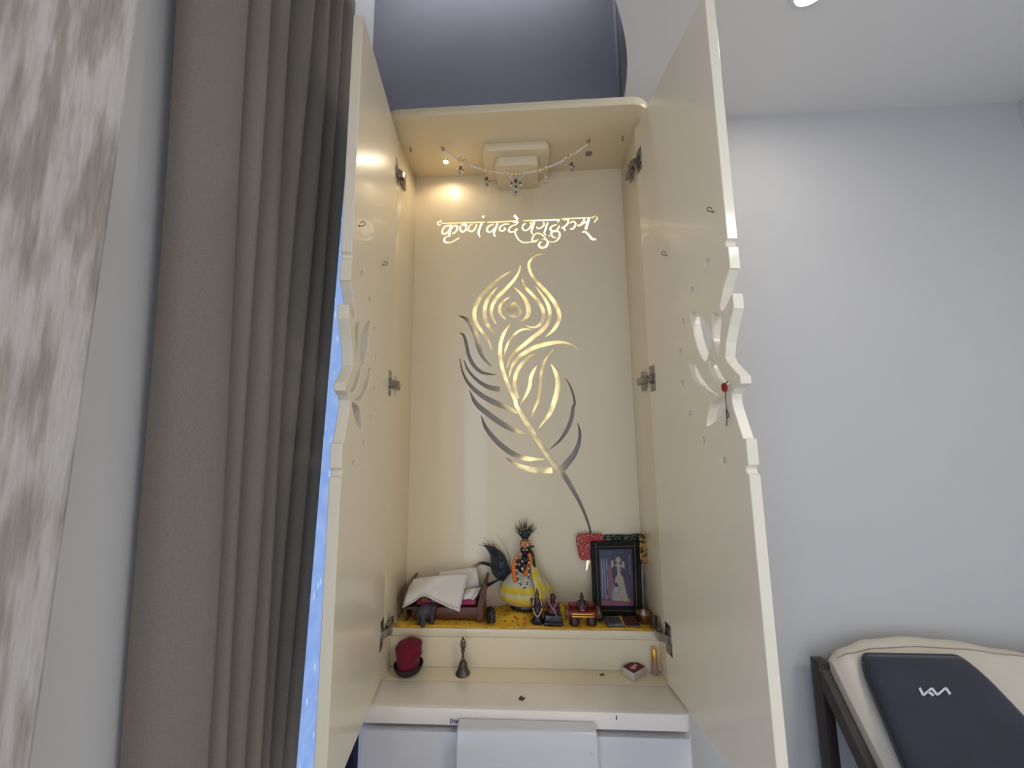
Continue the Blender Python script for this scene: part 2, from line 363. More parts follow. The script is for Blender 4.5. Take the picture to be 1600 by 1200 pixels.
# the cove above the round opening: grey wall, curved side, top
mb = MB(); arc = [(x, y) for x, y in circle(-.29, 0, .613, 128)]
rows = [[Vector((x, y, ZC+.02)) for x, y in arc+arc[:1]], [Vector((x, y, ZT)) for x, y in arc+arc[:1]]]
mb.grid(rows)
struct(mb.build('trim_1', grey_p, angle=180, solid=.004)).name = 'trim_1'
struct(MB().box(-.7, .4, YW, YW+.1, ZC, ZT).build('wall_back_cove', grey_p, smooth=False))
struct(MB().box(-1, .4, -.7, YW+.1, ZT, ZT+.05).build('ceiling_cove', ceil_m, smooth=False))
# side wall with the window, and the textured wall standing proud of it
WZ0, WZ1, WY0, WY1 = -.95, .985, -.50, .03
wl = MB()
wl.box(XL-.12, XL, -.72, WY0, FLOOR, ZT); wl.box(XL-.12, XL, WY0, WY1+.1, WZ1, ZT); wl.box(XL-.12, XL, WY0, WY1, FLOOR, WZ0)
struct(wl.build('wall_left', mat('reveal_paint', (.74, .73, .71), .7, bump=((60, 60, 60), .06, .002)), smooth=False))
struct(MB().box(-.7, -.42, YF, -.692, FLOOR, ZC, .004).build('wall_left_textured', plaster, smooth=False))
win = bpy.data.objects.new('window_1', None); COL.objects.link(win); win['kind'] = 'structure'; win['_o'] = [0, 0, 0]
fr = MB().box(XL-.05, XL+.006, WY0, WY1, WZ1-.05, WZ1, .003).box(XL-.05, XL+.006, WY0, WY1, WZ0, WZ0+.05, .003).box(XL-.05, XL+.045, WY1-.028, WY1, WZ0, WZ1, .003).box(XL-.05, XL+.006, WY0, WY0+.05, WZ0, WZ1, .003)
fr.build('window_frame', window_dark, win)
MB().box(XL-.045, XL-.010, WY0+.05, WY1-.028, WZ1-.115, WZ1-.065, .003).build('sash_rail', window_dark, win)
MB().box(XL-.05, XL-.016, WY0+.05, WY1-.028, WZ1-.165, WZ1-.125, .003).build('sash_rail', window_dark, win)
MB().box(XL-.036, XL-.030, WY0+.04, WY1-.02, WZ0+.04, WZ1-.05).build('window_pane', glass_m, win, smooth=False)
fill_win = bpy.data.objects.new('fill_window', None); COL.objects.link(fill_win); fill_win['kind'] = 'structure'; fill_win['_o'] = [0, 0, 0]  # unseen glowing window, added to throw bluish daylight in from the left
MB().box(-.42, -.405, -2.62, -1.38, -1.02, -.98, .003).box(-.42, -.405, -2.62, -1.38, .86, .90, .003).box(-.42, -.405, -2.62, -2.58, -.98, .86, .003).box(-.42, -.405, -1.42, -1.38, -.98, .86, .003).build('window_frame', window_dark, fill_win)
MB().box(-.419, -.412, -2.59, -1.41, -.99, .87).build('window_pane', fill_glass, fill_win, smooth=False)
# curtain track high on the side wall
tr = thing('curtain_track', (XL+.03, -.3, 1.17), 'white curtain track with a dark slot on the wall above the window', 'curtain rail')
MB().box(XL, XL+.035, -.70, .0, 1.185, 1.215, .004).build('rail', win_bead, tr)
MB().box(XL, XL+.032, -.70, .0, 1.17, 1.183, .002).build('slot', window_dark, tr)

# ------------------------------------------------------------------ prayer cabinet
HW = .31; DF = -.152; ZTOP = .8255; ZSH = -.408; ZL = -.492; YS = -.103; YL = -.236
cab = thing('prayer_cabinet', (0, -.1, FLOOR), 'cream home temple cabinet with open doors and backlit peacock feather cutout', 'cabinet')
def c5(*P): return [(670+x/4.6143, 320+y/4.6143) for x, y in P]
def c5b(*P): return [(700+x/6.667, 460+y/6.667) for x, y in P]
def c6(*P): return [(690+x/4.2846, 560+y/4.2846) for x, y in P]
def t1(*P): return [(680+x/12.308, 330+y/12.308) for x, y in P]
def t2(*P): return [(800+x/11.4286, 330+y/11.4286) for x, y in P]
FE = [
 (c5((825, 352), (770, 365), (728, 405), (722, 450), (745, 510), (790, 565), (850, 630), (910, 710), (940, 790), (925, 860), (885, 915), (835, 955)), (1, 3, 4, 4.5, 4.5, 5, 6, 6.5, 6.5, 6, 4, .6)),
 (c5((660, 432), (650, 480), (610, 545), (550, 610), (490, 670), (455, 735), (455, 800), (485, 858)), (1, 3.5, 5, 5.6, 6, 5.4, 4, 1)),
 (c5((602, 472), (520, 520), (440, 590), (375, 660), (335, 740), (328, 800), (345, 860), (392, 925), (430, 980), (455, 1050)), (.6, 4, 5.2, 6, 6.4, 6.4, 6, 4, 3, .6)),
 (c5((495, 592), (448, 645), (412, 710), (402, 780), (412, 840), (440, 890), (477, 930)), (1, 4.5, 6, 6.4, 6, 4.6, 1)),
 (c5((592, 660), (540, 690), (512, 735), (518, 785), (558, 828)), (.6, 4, 5.2, 4.6, .8)),
 (c5((610, 592), (655, 630), (700, 690), (718, 750), (712, 800), (660, 843)), (.6, 4, 6, 7, 6.5, .8)),
 (c5((670, 530), (695, 590), (750, 650), (800, 710), (828, 780), (815, 845), (770, 880), (720, 878), (697, 865)), (1, 4.4, 5.2, 5.6, 6, 5.6, 3.6, 2.2, .8)),
 (c5((765, 580), (810, 640), (850, 700), (872, 770), (860, 840), (815, 905))+c5b((880, 450), (790, 525), (700, 595), (645, 670), (612, 765)), (.6, 3.6, 5, 5.8, 6.4, 6.6, 6.4, 6, 5, 3.4, .8)),
 (c5b((650, 305), (590, 390), (552, 490), (542, 600), (556, 720), (592, 850), (642, 980), (700, 1100))+c6((500, 315), (556, 410), (610, 500), (680, 600), (750, 700), (810, 768), (855, 840), (905, 925), (950, 1020), (983, 1110), (996, 1170))+[(921.5, 858), (919.5, 876), (916.5, 892)], (.8, 4.5, 5.6, 6, 5.8, 5.4, 5.6, 6, 6, 7, 7.6, 8, 8.6, 8, 7, 6, 4.6, 3.4, 3, 5, 4.4, 1)),
 (c5b((875, 368), (800, 360), (730, 385), (660, 450), (610, 540), (582, 650)), (.6, 3, 3.6, 3.8, 3.6, 1)),
 (c5b((1358, 580), (1300, 530), (1210, 500), (1110, 500), (1000, 522), (900, 552), (810, 602), (735, 650), (670, 740), (634, 870)), (.6, 2.6, 4.4, 6, 6.6, 7, 6.6, 5.6, 4.6, .8)),
 (c5b((920, 612), (850, 645), (790, 700), (735, 770), (705, 840), (694, 920), (705, 1010), (735, 1085)), (.6, 4.4, 5.6, 6, 6, 6, 5.4, 1.4)),
 (c5b((930, 735), (890, 800), (862, 870), (852, 950), (815, 1045), (755, 1140)), (.6, 4.4, 5.6, 5.4, 4, .6)),
 (c5b((1100, 572), (1040, 640), (1000, 710), (975, 800), (965, 900), (955, 1000), (935, 1110), (905, 1180))+[(830, 653)], (.6, 2.6, 3.6, 4, 4.6, 4.6, 4.6, 3.6, .8)),
 (c5b((1070, 720), (1110, 790), (1140, 870), (1145, 960), (1125, 1060), (1095, 1150))+c6((722, 372), (650, 468)), (.6, 5, 7, 8, 8, 7.6, 6.4, .8)),
 (c5b((1210, 865), (1260, 930), (1300, 1030), (1320, 1130))+c6((880, 330), (870, 400), (838, 480), (790, 550), (725, 608)), (.6, 2.4, 3.4, 4, 5.4, 6.4, 6, 4, .8)),
 (c6((910, 430), (925, 490), (920, 560), (888, 640), (850, 690), (808, 738)), (.6, 4, 6, 8.4, 10, 11)),
 (c5b((108, 220), (180, 250), (240, 320), (290, 430), (320, 550), (370, 660), (460, 758)), (.8, 5, 7.4, 8, 7.4, 5.4, .8)),
 (c5b((122, 398), (165, 430), (192, 520), (215, 630), (270, 740), (360, 815), (505, 838)), (.8, 4, 5, 5.6, 6, 5, .8)),
 (c5b((165, 680), (205, 780), (300, 890), (420, 965), (540, 990)), (.8, 3.4, 5, 7, 8.6)),
 (c5b((120, 665), (150, 800), (210, 920), (320, 1030), (450, 1110), (590, 1170))+c6((470, 345), (510, 368)), (.8, 2.8, 5, 7, 8.4, 8, 6, 1)),
 (c6((185, 212), (230, 300), (310, 370), (400, 435), (490, 480), (568, 505)), (.8, 7, 8.6, 8.6, 7, .8)),
 (c6((262, 378), (300, 470), (380, 565), (480, 640), (580, 672), (690, 676)), (.8, 6, 8, 8.4, 7, .8)),
 (c6((430, 665), (500, 710), (580, 740), (660, 750), (742, 748)), (.8, 5.4, 8, 9.4, 10)),
]
TX = [
 (t1((120, 230), (540, 219), (955, 207)), (1.8, 1.9, 1.9)), (t1((100, 155), (102, 190)), (1.2, 1.6)),
 (t1((120, 215), (95, 195), (55, 205), (50, 245), (85, 262), (120, 250)), (1.8, 2, 2.4, 2.4, 2, 1.4)),
 (t1((285, 262), (190, 290), (135, 370), (150, 428), (215, 420), (268, 350), (296, 270)), (2.4, 2.8, 3, 3, 2.8, 2.4, 2.2)),
 (t1((308, 245), (285, 370), (262, 482)), (3.2, 3.6, 3.2)), (t1((300, 345), (350, 285), (408, 272), (420, 330), (385, 400), (325, 432)), (2, 2.6, 2.8, 2.8, 2.6, 2)),
 (t1((290, 482), (220, 482), (168, 540), (195, 590), (285, 598), (380, 555), (462, 505)), (1.4, 2, 3, 3, 2, 2, 2.4)),
 (t1((482, 275), (478, 345), (520, 395), (575, 365), (600, 285), (592, 240)), (2.6, 2.8, 3, 2.8, 2.4, 2)), (t1((505, 275), (545, 240), (572, 215)), (2.6, 3.6, 4)), (t1((565, 225), (580, 290)), (3.4, 2.4)),
 (t1((590, 350), (640, 365), (700, 385), (755, 345), (800, 245)), (1.8, 2.6, 2.8, 2.6, 2.6)), (t1((640, 345), (665, 270), (740, 240)), (2, 2, 1.4)),
 (t1((893, 225), (850, 340), (832, 420), (862, 495)), (3.2, 3.2, 3, 1.4)), (t1((905, 125), (938, 82)), (3.4, 3.6)),
 (t1((1000, 210), (1300, 198), (1590, 185)), (1.8, 2, 2.4)),
 (t1((1120, 246), (1030, 282), (992, 350), (1030, 400), (1100, 372), (1160, 290)), (2.2, 2.8, 3, 2.6, 2.2, 2)), (t1((1198, 225), (1152, 350), (1128, 430), (1162, 490)), (3, 3, 2.6, 1.4)),
 (t1((1425, 242), (1335, 248), (1252, 292), (1236, 350), (1290, 375), (1348, 340), (1318, 308)), (1.6, 2.4, 2.6, 2.6, 2.4, 2.4, 2)),
 (t1((1588, 200), (1555, 250), (1470, 282), (1415, 350), (1440, 395), (1500, 392), (1562, 362), (1580, 325)), (3, 2.2, 2.4, 2.6, 2.6, 2.2, 2, 2)),
 (t2((38, 66), (105, 148)), (4.4, 4.2)), (t2((20, 195), (112, 190)), (2, 2.4)),
 (t2((90, 305), (52, 350), (72, 430), (122, 510), (200, 555), (300, 550), (400, 530), (475, 503)), (2.4, 2.2, 2, 2, 2.2, 2, 2, 1.6)),
 (t2((200, 168), (520, 158), (855, 150)), (1.7, 2.6, 3)), (t2((850, 150), (810, 205)), (2.6, 1)),
 (t2((245, 214), (192, 250), (190, 312), (242, 342), (312, 300), (345, 232), (330, 205)), (2.4, 2.4, 2.4, 2.4, 2.4, 2.4, 1.6)), (t2((403, 178), (372, 280), (346, 360), (378, 412)), (2.6, 3, 2.8, 1.4)), (t2((310, 208), (400, 195)), (1.6, 2)),
 (t2((560, 185), (572, 240), (520, 292), (460, 304), (440, 268)), (2.2, 2.6, 2.6, 2.6, 2)), (t2((640, 190), (595, 330), (578, 390), (612, 432)), (2.4, 2.6, 2.4, 1.2)),
 (t2((800, 236), (720, 262), (682, 312), (730, 352), (800, 335), (852, 250)), (2, 2.6, 2.8, 2.8, 2.8, 2)), (t2((715, 352), (700, 400), (732, 458), (795, 468)), (3, 3, 2.6, 1.4)),
 (t2((705, 372), (800, 352), (852, 390), (842, 470), (780, 532), (700, 546), (640, 530)), (2, 2.6, 2.8, 2.6, 2, 1.8, 1.6)), (t2((655, 440), (690, 430)), (2.4, 1)),
 (t2((640, 532), (590, 470), (530, 412), (450, 390), (390, 430), (360, 500), (380, 542), (440, 530)), (1.6, 2, 2.2, 2, 2, 2.6, 2.4, 2)),
 (t2((515, 492), (600, 502), (640, 560), (600, 632), (530, 650), (482, 612), (500, 552), (540, 542)), (1, 2.2, 3, 4, 4.2, 3.4, 2.4, 1.8)),
 (t2((880, 135), (1160, 122), (1460, 108)), (1.8, 2, 1.6)),
 (t2((925, 152), (990, 142), (1002, 200), (955, 258), (882, 300)), (2.4, 3, 3, 2.8, 2.4)), (t2((915, 275), (950, 348)), (2.6, 2.8)),
 (t2((1040, 212), (1080, 180), (1130, 198), (1126, 260), (1082, 312), (1040, 308)), (2, 2.2, 2.6, 2.8, 2.8, 2.6)),
 (t2((1292, 102), (1275, 230)), (3, 2.8)), (t2((1168, 250), (1220, 245), (1270, 200), (1300, 180)), (2.8, 3.2, 3, 2.4)), (t2((1375, 118), (1345, 230), (1315, 325)), (3.6, 4, 4.2)), (t2((1230, 205), (1360, 185)), (2.4, 3)),
 (t2((1255, 372), (1310, 364), (1370, 418), (1430, 490), (1502, 495)), (2.4, 3, 3.4, 4, 3.2)),
 (t2((1440, 100), (1490, 85), (1527, 118), (1505, 155), (1462, 140)), (1.2, 1.4, 1.6, 1.4, 1)), (t2((1500, 152), (1470, 202)), (1.4, 1.2)),
]
def flat(P): return [(q.x, q.z) for q in (at(px, py, 0) for px, py in P)]
holes = [flat(stroke(P, W)) for P, W in FE]+[flat(stroke(P, W, 4)) for P, W in TX]
holes.append(flat(smooth_poly(c5((608, 697), (640, 715), (664, 752), (664, 785), (640, 812), (600, 812), (572, 792), (556, 765), (572, 735)), 3)))
cut_sheet([(-.328, -.56), (.328, -.56), (.328, ZTOP), (-.328, ZTOP)], holes, lambda u, v, d: Vector((u, d, v)), 0, .005).build('back_panel', cream, cab, smooth=False)
MB().box(-.328, .328, .022, .0285, -.56, ZTOP).build('backing_board', backing, cab, smooth=False)
def led(P, w_=.004):
    MB().tube([at(px, py, .017) for px, py in P], w_/2, 6).build('light_strip', led_m, cab)
tl, tr_ = at(680, 357, .018), at(938, 352, .018)
MB().box(tl.x, tr_.x, .0185, .0215, tl.z-.074, tl.z+.036, .001).build('light_panel', led_text, cab)
LP = [(800, 392), (850, 388), (888, 460), (882, 520), (908, 545), (895, 562), (872, 578), (870, 640), (838, 690), (872, 732), (852, 744), (800, 727), (832, 705), (800, 655), (778, 575), (764, 552), (740, 500), (746, 450)]
LPs = smooth_poly(LP, 3)
def edge_dist(px, py):
    d = 1e9
    for (x0, y0), (x1, y1) in zip(LPs, LPs[1:]+LPs[:1]):
        vx, vy = x1-x0, y1-y0; t = max(0, min(1, ((px-x0)*vx+(py-y0)*vy)/(vx*vx+vy*vy+1e-9))); d = min(d, math.hypot(px-x0-t*vx, py-y0-t*vy))
    return d if inside((px, py), LPs) else -d
NXg, NYg = 46, 84; gr = []; gv = []
for iy in range(NYg+1):
    r = []
    for ix in range(NXg+1):
        px, py = 715+200*ix/NXg, 385+370*iy/NYg; r.append(at(px, py, .0195)); k = max(0, min(1, (edge_dist(px, py)+13)/24)); k = k*k*(3-2*k)
        gv.append(k*(1-.85*math.exp(-((px-802)/15)**4-((py-484)/13)**4)))  # glow painted per vertex: fades at the outline, dimmed at the feather eye
    gr.append(r)
lpo = MB().grid(gr).build('light_panel', led_feather, cab, smooth=True, angle=180)
at_ = lpo.data.attributes.new('painted_glow', 'FLOAT', 'POINT')
for k, v_ in enumerate(gv): at_.data[k].value = v_
led([(918, 872), (916, 895)], .003)
for s in (-1, 1):
    MB().box(min(s*HW, s*.328), max(s*HW, s*.328), DF, .0285, -.53, ZTOP, .0008).build('side_panel', cream, cab)
slab(round_rect(-.34, .34, -.224, .0285, .055), ZTOP, ZTOP+.022, .002).build('top_panel', cream, cab)
slab(round_rect(-HW, HW, YS, 0, .004), ZSH-.02, ZSH, .003).build('shelf', cream, cab)
MB().box(-HW, HW, YS+.0015, YS+.017, ZL, ZSH-.02).build('riser', cream, cab)
MB().box(-HW, HW, DF+.0008, -.0, ZL-.02, ZL-.0005, .0008).build('floor_board', cream, cab)
slab(round_rect(-.326, .326, YL, DF-.0006, .016), ZL-.030, ZL, .002).build('ledge', ledge_lam, cab)
MB().box(-.318, .318, YL+.03, .0285, FLOOR, ZL-.03, 0).build('base_carcass', white_lam, cab, smooth=False)
MB().box(-.317, .317, YL+.026, YL+.0299, ZL-.045, ZL-.0305).build('gap_shade_strip', gap_shade_m, cab, smooth=False)  # dark strip standing in for the shade between ledge and drawer
dw = slab(round_rect(-.325, .325, YL-.001, YL+.029, .014), -.80, ZL-.041, .0015).build('drawer', white_lam, cab)
slab(round_rect(-.325, .325, YL-.001, YL+.029, .014), -1.18, -.806, .0015).build('drawer', white_lam, cab)
# wedge-shaped finger pull on the upper drawer
pm = MB(); prof = [(YL-.0015, -.506), (YL-.022, -.512), (YL-.030, -.535), (YL-.030, -.62), (YL-.0015, -.64)]
pm.prism([(-.122, y, z) for y, z in prof], (.264, 0, 0)); po = pm.build('handle', white_lam, dw, angle=25)
q = po.modifiers.new('soft', 'BEVEL'); q.width = .003; q.segments = 2
MB().box(.1265, .1335, YL-.0302, YL-.0296, -.5445, -.5385).build('maker_mark', sticker_m, po, smooth=False)
MB().box(-.140, -.121, YL-.0004, YL+.0002, -.5185, -.509).build('sticker', sticker_m, cab, smooth=False)
lm = MB()
for k, seg in enumerate(((0, 0, 0, 1), (0, 0, .5, .1), (0, 1, .5, .9), (.6, .2, .6, .8), (.6, .8, 1, .8), (1, .8, 1.1, 0), (1.25, .8, 1.45, .1), (1.45, .1, 1.65, .8), (1.65, .8, 1.85, .1), (1.95, .8, 2.1, .1))):
    x0, z0, x1, z1 = seg; lm.tube([(-.1385+x0*.0075, YL-.0008, -.517+z0*.0065), (-.1385+x1*.0075, YL-.0008, -.517+z1*.0065)], .0006, 4)
lm.build('sticker_lettering', ink, cab)
MB().ball((.183, YL-.0002, -.5), (.0012, .0005, .005)).build('ledge_scratch', bronze, cab)
# stepped block under the roof
st = slab(round_rect(-.092, .092, -.125, 0, .016), ZTOP-.024, ZTOP, .002).build('canopy_step', cream, cab)
slab(round_rect(-.058, .062, -.103, 0, .014), ZTOP-.052, ZTOP-.024, .002).build('canopy_step', cream, cab)
def spot(x, y, m, lit):
    MB().lathe([(.0095, 0), (.0095, -.0012), (.0075, -.0016), (.007, -.0006)], (x, y, ZTOP), 20).build('spotlight_rim', pale_gold if lit else spot_off, cab)
    MB().lathe([(.0068, -.0012), (.0001, -.0018)], (x, y, ZTOP), 20).build('spotlight_lens', m, cab)
spot(-.204, -.064, spot_m, True); spot(.205, -.068, spot_off, False)
l = bpy.data.lights.new('cabinet_spot', 'SPOT'); l.energy = .55; l.color = (1, .82, .60); l.spot_size = math.radians(165); l.spot_blend = .6; l.shadow_soft_size = .007
lo = bpy.data.objects.new('cabinet_spot', l); COL.objects.link(lo); lo.location = (-.204, -.064, ZTOP-.006)
def hook_mesh(mb, p, down=True, ax=Vector((1, 0, 0)), out=Vector((0, 0, -1)), r=.004, wire=.0008):
    """screw hook: shank leaving the board along out, then a loop in the plane of out and ax"""
    p = Vector(p); P = [p, p+out*.007]
    for i in range(1, 9):
        a = math.pi*1.45*i/8; P.append(p+out*(.007+r*(math.sin(a)))+ax*(r*(1-math.cos(a))))
    mb.tube(P, wire, 6); mb.ball(p+out*.0012, (.0018, .0018, .0012)); return mb
HK = [(-.203, -.119), (.199, -.122), (-.289, -.1247), (.2864, -.1252)]
for i, (x, y) in enumerate(HK):
    hook_mesh(MB(), (x, y, ZTOP), ax=Vector((1 if x < 0 else -1, 0, 0)) if i < 2 else Vector((0, 1, 0)), r=.0035).build('ceiling_hook', hook_m, cab)

# doors: lotus and ring of holes cut half into each leaf
LOTUS = [
 [(.190, .266), (.213, .254), (.234, .233), (.247, .213), (.245, .195), (.236, .178), (.224, .165), (.213, .177), (.202, .2), (.194, .231)],
 [(.257, .243), (.274, .231), (.276, .222), (.272, .205), (.266, .182), (.262, .168), (.256, .185), (.251, .2), (.252, .225)],
 [(.234, .173), (.248, .159), (.263, .139), (.273, .124), (.283, .117), (.27, .116), (.254, .125), (.24, .14), (.234, .156)],
 [(.172, .171), (.186, .172), (.197, .155), (.213, .133), (.234, .113), (.256, .104), (.228, .105), (.2, .124), (.18, .146)],
 [(.237, .092), (.273, .098), (.266, .082), (.248, .064), (.226, .054), (.213, .053), (.222, .076)]]
EDGE = [
 [(.33, .299), (.308, .299), (.29, .275), (.279, .252), (.277, .245), (.282, .237), (.295, .245), (.308, .258), (.33, .258)],
 [(.33, .232), (.309, .232), (.295, .208), (.285, .184), (.279, .161), (.284, .152), (.295, .14), (.308, .127), (.33, .127)],
 [(.33, .113), (.309, .113), (.296, .108), (.288, .1), (.286, .09), (.288, .078), (.294, .06), (.304, .03), (.33, .03)]]
RING = [(.252, .337), (.199, .307), (.161, .2585), (.141, .201), (.141, .137), (.160, .0765), (.199, .028), (.252, -.005)]
DZ0, DZ1, DW, DT = ZL+.003, .8175, .310, .018
for s, ang in ((-1, -.1330), (1, .1328)):
    H = Vector((s*HW, DF, 0)); dr = Vector((s*math.sin(ang), -math.cos(ang), 0))
    dh = [smooth_poly(p, 3) for p in LOTUS]+EDGE+[circle(u, v, .0058, 14) for u, v in RING]+[circle(.311, .343, .007, 16), circle(.311, -.016, .007, 16)]
    mb = cut_sheet([(0, DZ0), (DW, DZ0), (DW, DZ1), (0, DZ1)], dh, lambda u, v, d: Vector((u, d, v)), 0, s*DT)
    dg = thing('tmp', (0, 0, 0), 'x', 'x'); bpy.data.objects.remove(dg)
    door = mb.build('door', door_lam, None, smooth=False, org=(0, 0, 0)); door.parent = cab; door['_o'] = [0, 0, 0]
    q = door.modifiers.new('arris', 'BEVEL'); q.width = .0012; q.segments = 1; q.angle_limit = math.radians(60); q.limit_method = 'ANGLE'
    door.location = H-Vector(cab['_o']); door.rotation_euler = (0, 0, math.atan2(dr.y, dr.x))
    for u, v in ((.282, .414), (.118, .417)):
        hook_mesh(MB(), (u, 0, v), ax=Vector((0, 0, 1)), out=Vector((0, -s, 0)), r=.004).build('hook', hook_m, door)
    for v in (.72, .166, -.392):
        hb = MB(); e = -s
        hb.box(.004, .030, min(0, e*.0012), max(0, e*.0012), v-.030, v+.030, .0004)             # cup flange on the leaf
        hb.lathe([(.0135, 0), (.0135, .0035), (.010, .0035), (.009, .0005)], (0, 0, 0), 16)
        for p in hb.v[-64:]: p.x, p.y, p.z = p.x+.018, e*(p.z+.0005), p.y+v
        hb.prism([(x/1000, y/1000, v-.0075) for x, y in stroke([(20, e*2), (8, e*13), (-8, e*16), (-22, e*13), (-32, e*9)], (3, 4, 4.5, 4, 3), 4)], (0, 0, .015))   # bent arm
        hb.box(-.050, -.006, min(e*.003, e*.012), max(e*.003, e*.012), v-.009, v+.009, .002)
        hb.box(-.040, -.022, min(e*.001, e*.004), max(e*.001, e*.004), v-.024, v+.024, .001)   # mounting plate on the side panel
        hb.build('hinge', steel, door, angle=35)

# red thread tied in the lotus of the right leaf
def on_leaf(s, ang, u, v, off): 
    H = Vector((s*HW, DF, 0)); dr = Vector((s*math.sin(ang), -math.cos(ang), 0)); ny = Vector((-dr.y, dr.x, 0))
    p = H+dr*u-ny*off*s; return Vector((p.x, p.y, v))
L_ = lambda u, v, off=.003: on_leaf(1, .1328, u, v, off)
rt = thing('knotted_thread', L_(.276, .11), 'red knotted thread hanging in the lotus cutout of the right door', 'thread')
kn = MB()
for k in range(3): kn.tube([L_(.276+.004*math.cos(a+k)*(1-.1*k), .112+.006*math.sin(a+k), .003+.001*k) for a in [i*.55 for i in range(12)]], .0016, 6)
kn.build('knot', red_thread, rt)
MB().tube(spline([L_(.268, .117), L_(.276, .117, .004), L_(.284, .12)], 4), .0010, 6).build('twig', crumb_m, rt)
MB().tube(spline([L_(.276, .106), L_(.2755, .09), L_(.2765, .075), L_(.279, .069), L_(.2775, .063), L_(.274, .067), L_(.2755, .077), L_(.274, .06), L_(.272, .05)], 5), .0007, 5).build('tail', maroon_i, rt)

# ------------------------------------------------------------------ pearl garland under the roof
GY = -.121
gl = thing('pearl_garland', at(806, 270, GY), 'white pearl toran with gold beads and red drops strung under the cabinet roof', 'garland')
path = spline([at(x, y, GY) for x, y in ((695, 236), (720, 252), (758, 266), (805, 271.5), (848, 264.5), (887, 247), (918, 226))], 40)
def along(path, step):
    out = [path[0]]; acc = 0
    for a, b in zip(path, path[1:]):
        acc += (b-a).length
        if acc >= step: out.append(b); acc = 0
    return out
pb = MB()
for p in along(path, .0046): pb.ball(p, .0030, 8, 6)
pb.build('pearl_strand', pearl, gl, kind='stuff')
MB().tube([at(692, 231, GY)+Vector((.003*math.cos(a), 0, .004*math.sin(a)-.002)) for a in [i*.5 for i in range(13)]], .0006, 5).build('wire_loop', hook_m, gl)
MB().tube([at(918, 226, GY), at(921, 219, GY)], .0006, 5).build('wire_loop', hook_m, gl)
gb = None
for x, y in ((719.5, 249), (727, 253), (758, 266), (767, 268.5), (800, 272.5), (806, 273), (812, 272.5), (844, 266), (853, 262.5), (884, 247.5), (892, 243)):
    p = at(x, y, GY-.002)
    if gb is None:
        gb = MB().ball((0, 0, 0), .0064, 12, 8).build('gold_bead', pale_gold, gl, org=(0, 0, 0)); b_ = gb
    else:
        b_ = gb.copy(); COL.objects.link(b_)
    b_.parent = gl; b_.location = p-Vector(gl['_o'])
def pendant(px, py, pale=False):
    p = at(px, py, GY-.003)
    pl = MB().tube([p+Vector((0, 0, .006)), p+Vector((0, 0, -.004))], .0008, 5).ball(p+Vector((0, 0, -.022)), (.0062, .0016, .0135), 12, 8).build('pendant', clear, gl)
    if pale:
        for dz in (-.016, -.028): MB().ball(p+Vector((.001, -.002, dz)), (.003, .0016, .004), 8, 6).build('gem', pale_gold, pl)
        return
    MB().ball(p+Vector((0, -.0022, -.013)), (.0034, .0018, .0058), 10, 8).build('gem', gem_red, pl)
    for dx, dz in ((-.0058, -.015), (.0060, -.020), (.001, -.029)): MB().ball(p+Vector((dx, -.0018, dz)), (.0021, .0014, .0026), 8, 6).build('gem', gem_red if dx else gem_green, pl)
pendant(720, 256); pendant(761, 273); pendant(893, 250); pendant(852, 269, True)
p = at(806, 275, GY-.005)
cp = MB()
cp.prism([p+Vector((x, 0, z)) for x, z in ((-.022, 0), (.022, 0), (.016, -.012), (.017, -.026), (.010, -.034), (.010, -.048), (.006, -.056), (-.006, -.056), (-.010, -.048), (-.010, -.034), (-.017, -.026), (-.016, -.012))], (0, .003, 0))
cpo = cp.build('centre_pendant', clear, gl, angle=30)
for dx, dz, m_, r_ in ((0, -.015, gem_red, .0048), (-.011, -.020, gem_green, .0028), (.011, -.021, gem_green, .0028), (0, -.031, gem_green, .0030), (0, -.047, gem_green, .0028)):
    MB().ball(p+Vector((dx, -.0008, dz)), (r_, .002, r_*1.2), 10, 8).build('gem', m_, cpo)
for dx, dz in ((-.016, -.004), (-.010, -.009), (.016, -.004), (.010, -.009), (-.013, -.028), (.013, -.028), (0, -.040)):
    MB().ball(p+Vector((dx, -.001, dz)), .0026, 8, 6).build('pearl', pearl, cpo)

# ------------------------------------------------------------------ cloth on the shelf
IXP = .008
def cloth_z(x, y): return ZSH+.0022+.0011*math.sin(38*x+60*y)+.0008*math.sin(95*x-40*y)+.0115*math.exp(-((x-.010)/.056)**4-((y+.026)/.043)**4)
rows = []
for i in range(25):
    t = i/24; r = []
    for j in range(121):
        x = -.302+.602*j/120; y = -.006-(.096)*t+.0012*math.sin(45*x)*t; z = cloth_z(x, y)
        if t > .96: z -= .0015
        if i < 5: z += (5-i)/5*(.012*max(0, math.sin((x+.02)*14))**2*(x > .02)+.004)
        r.append(Vector((x, y, max(z, ZSH+.0018))))
    rows.append(r)
ac = thing('shelf_cloth', (0, -.05, ZSH), 'yellow printed cloth spread over the cabinet shelf under the idols', 'cloth')
MB().grid(rows).build('cloth', yellow, ac, angle=180, solid=.0015)
MB().tube([Vector((x, -.1035+.001*math.sin(60*x), ZSH+.0035+.0012*math.sin(31*x+1))) for x in [-.300+.60*i/60 for i in range(61)]], .0026, 6).build('hem', yellow_hem, ac, angle=180)
ZI = ZSH+.0045       # what stands on the cloth stands here

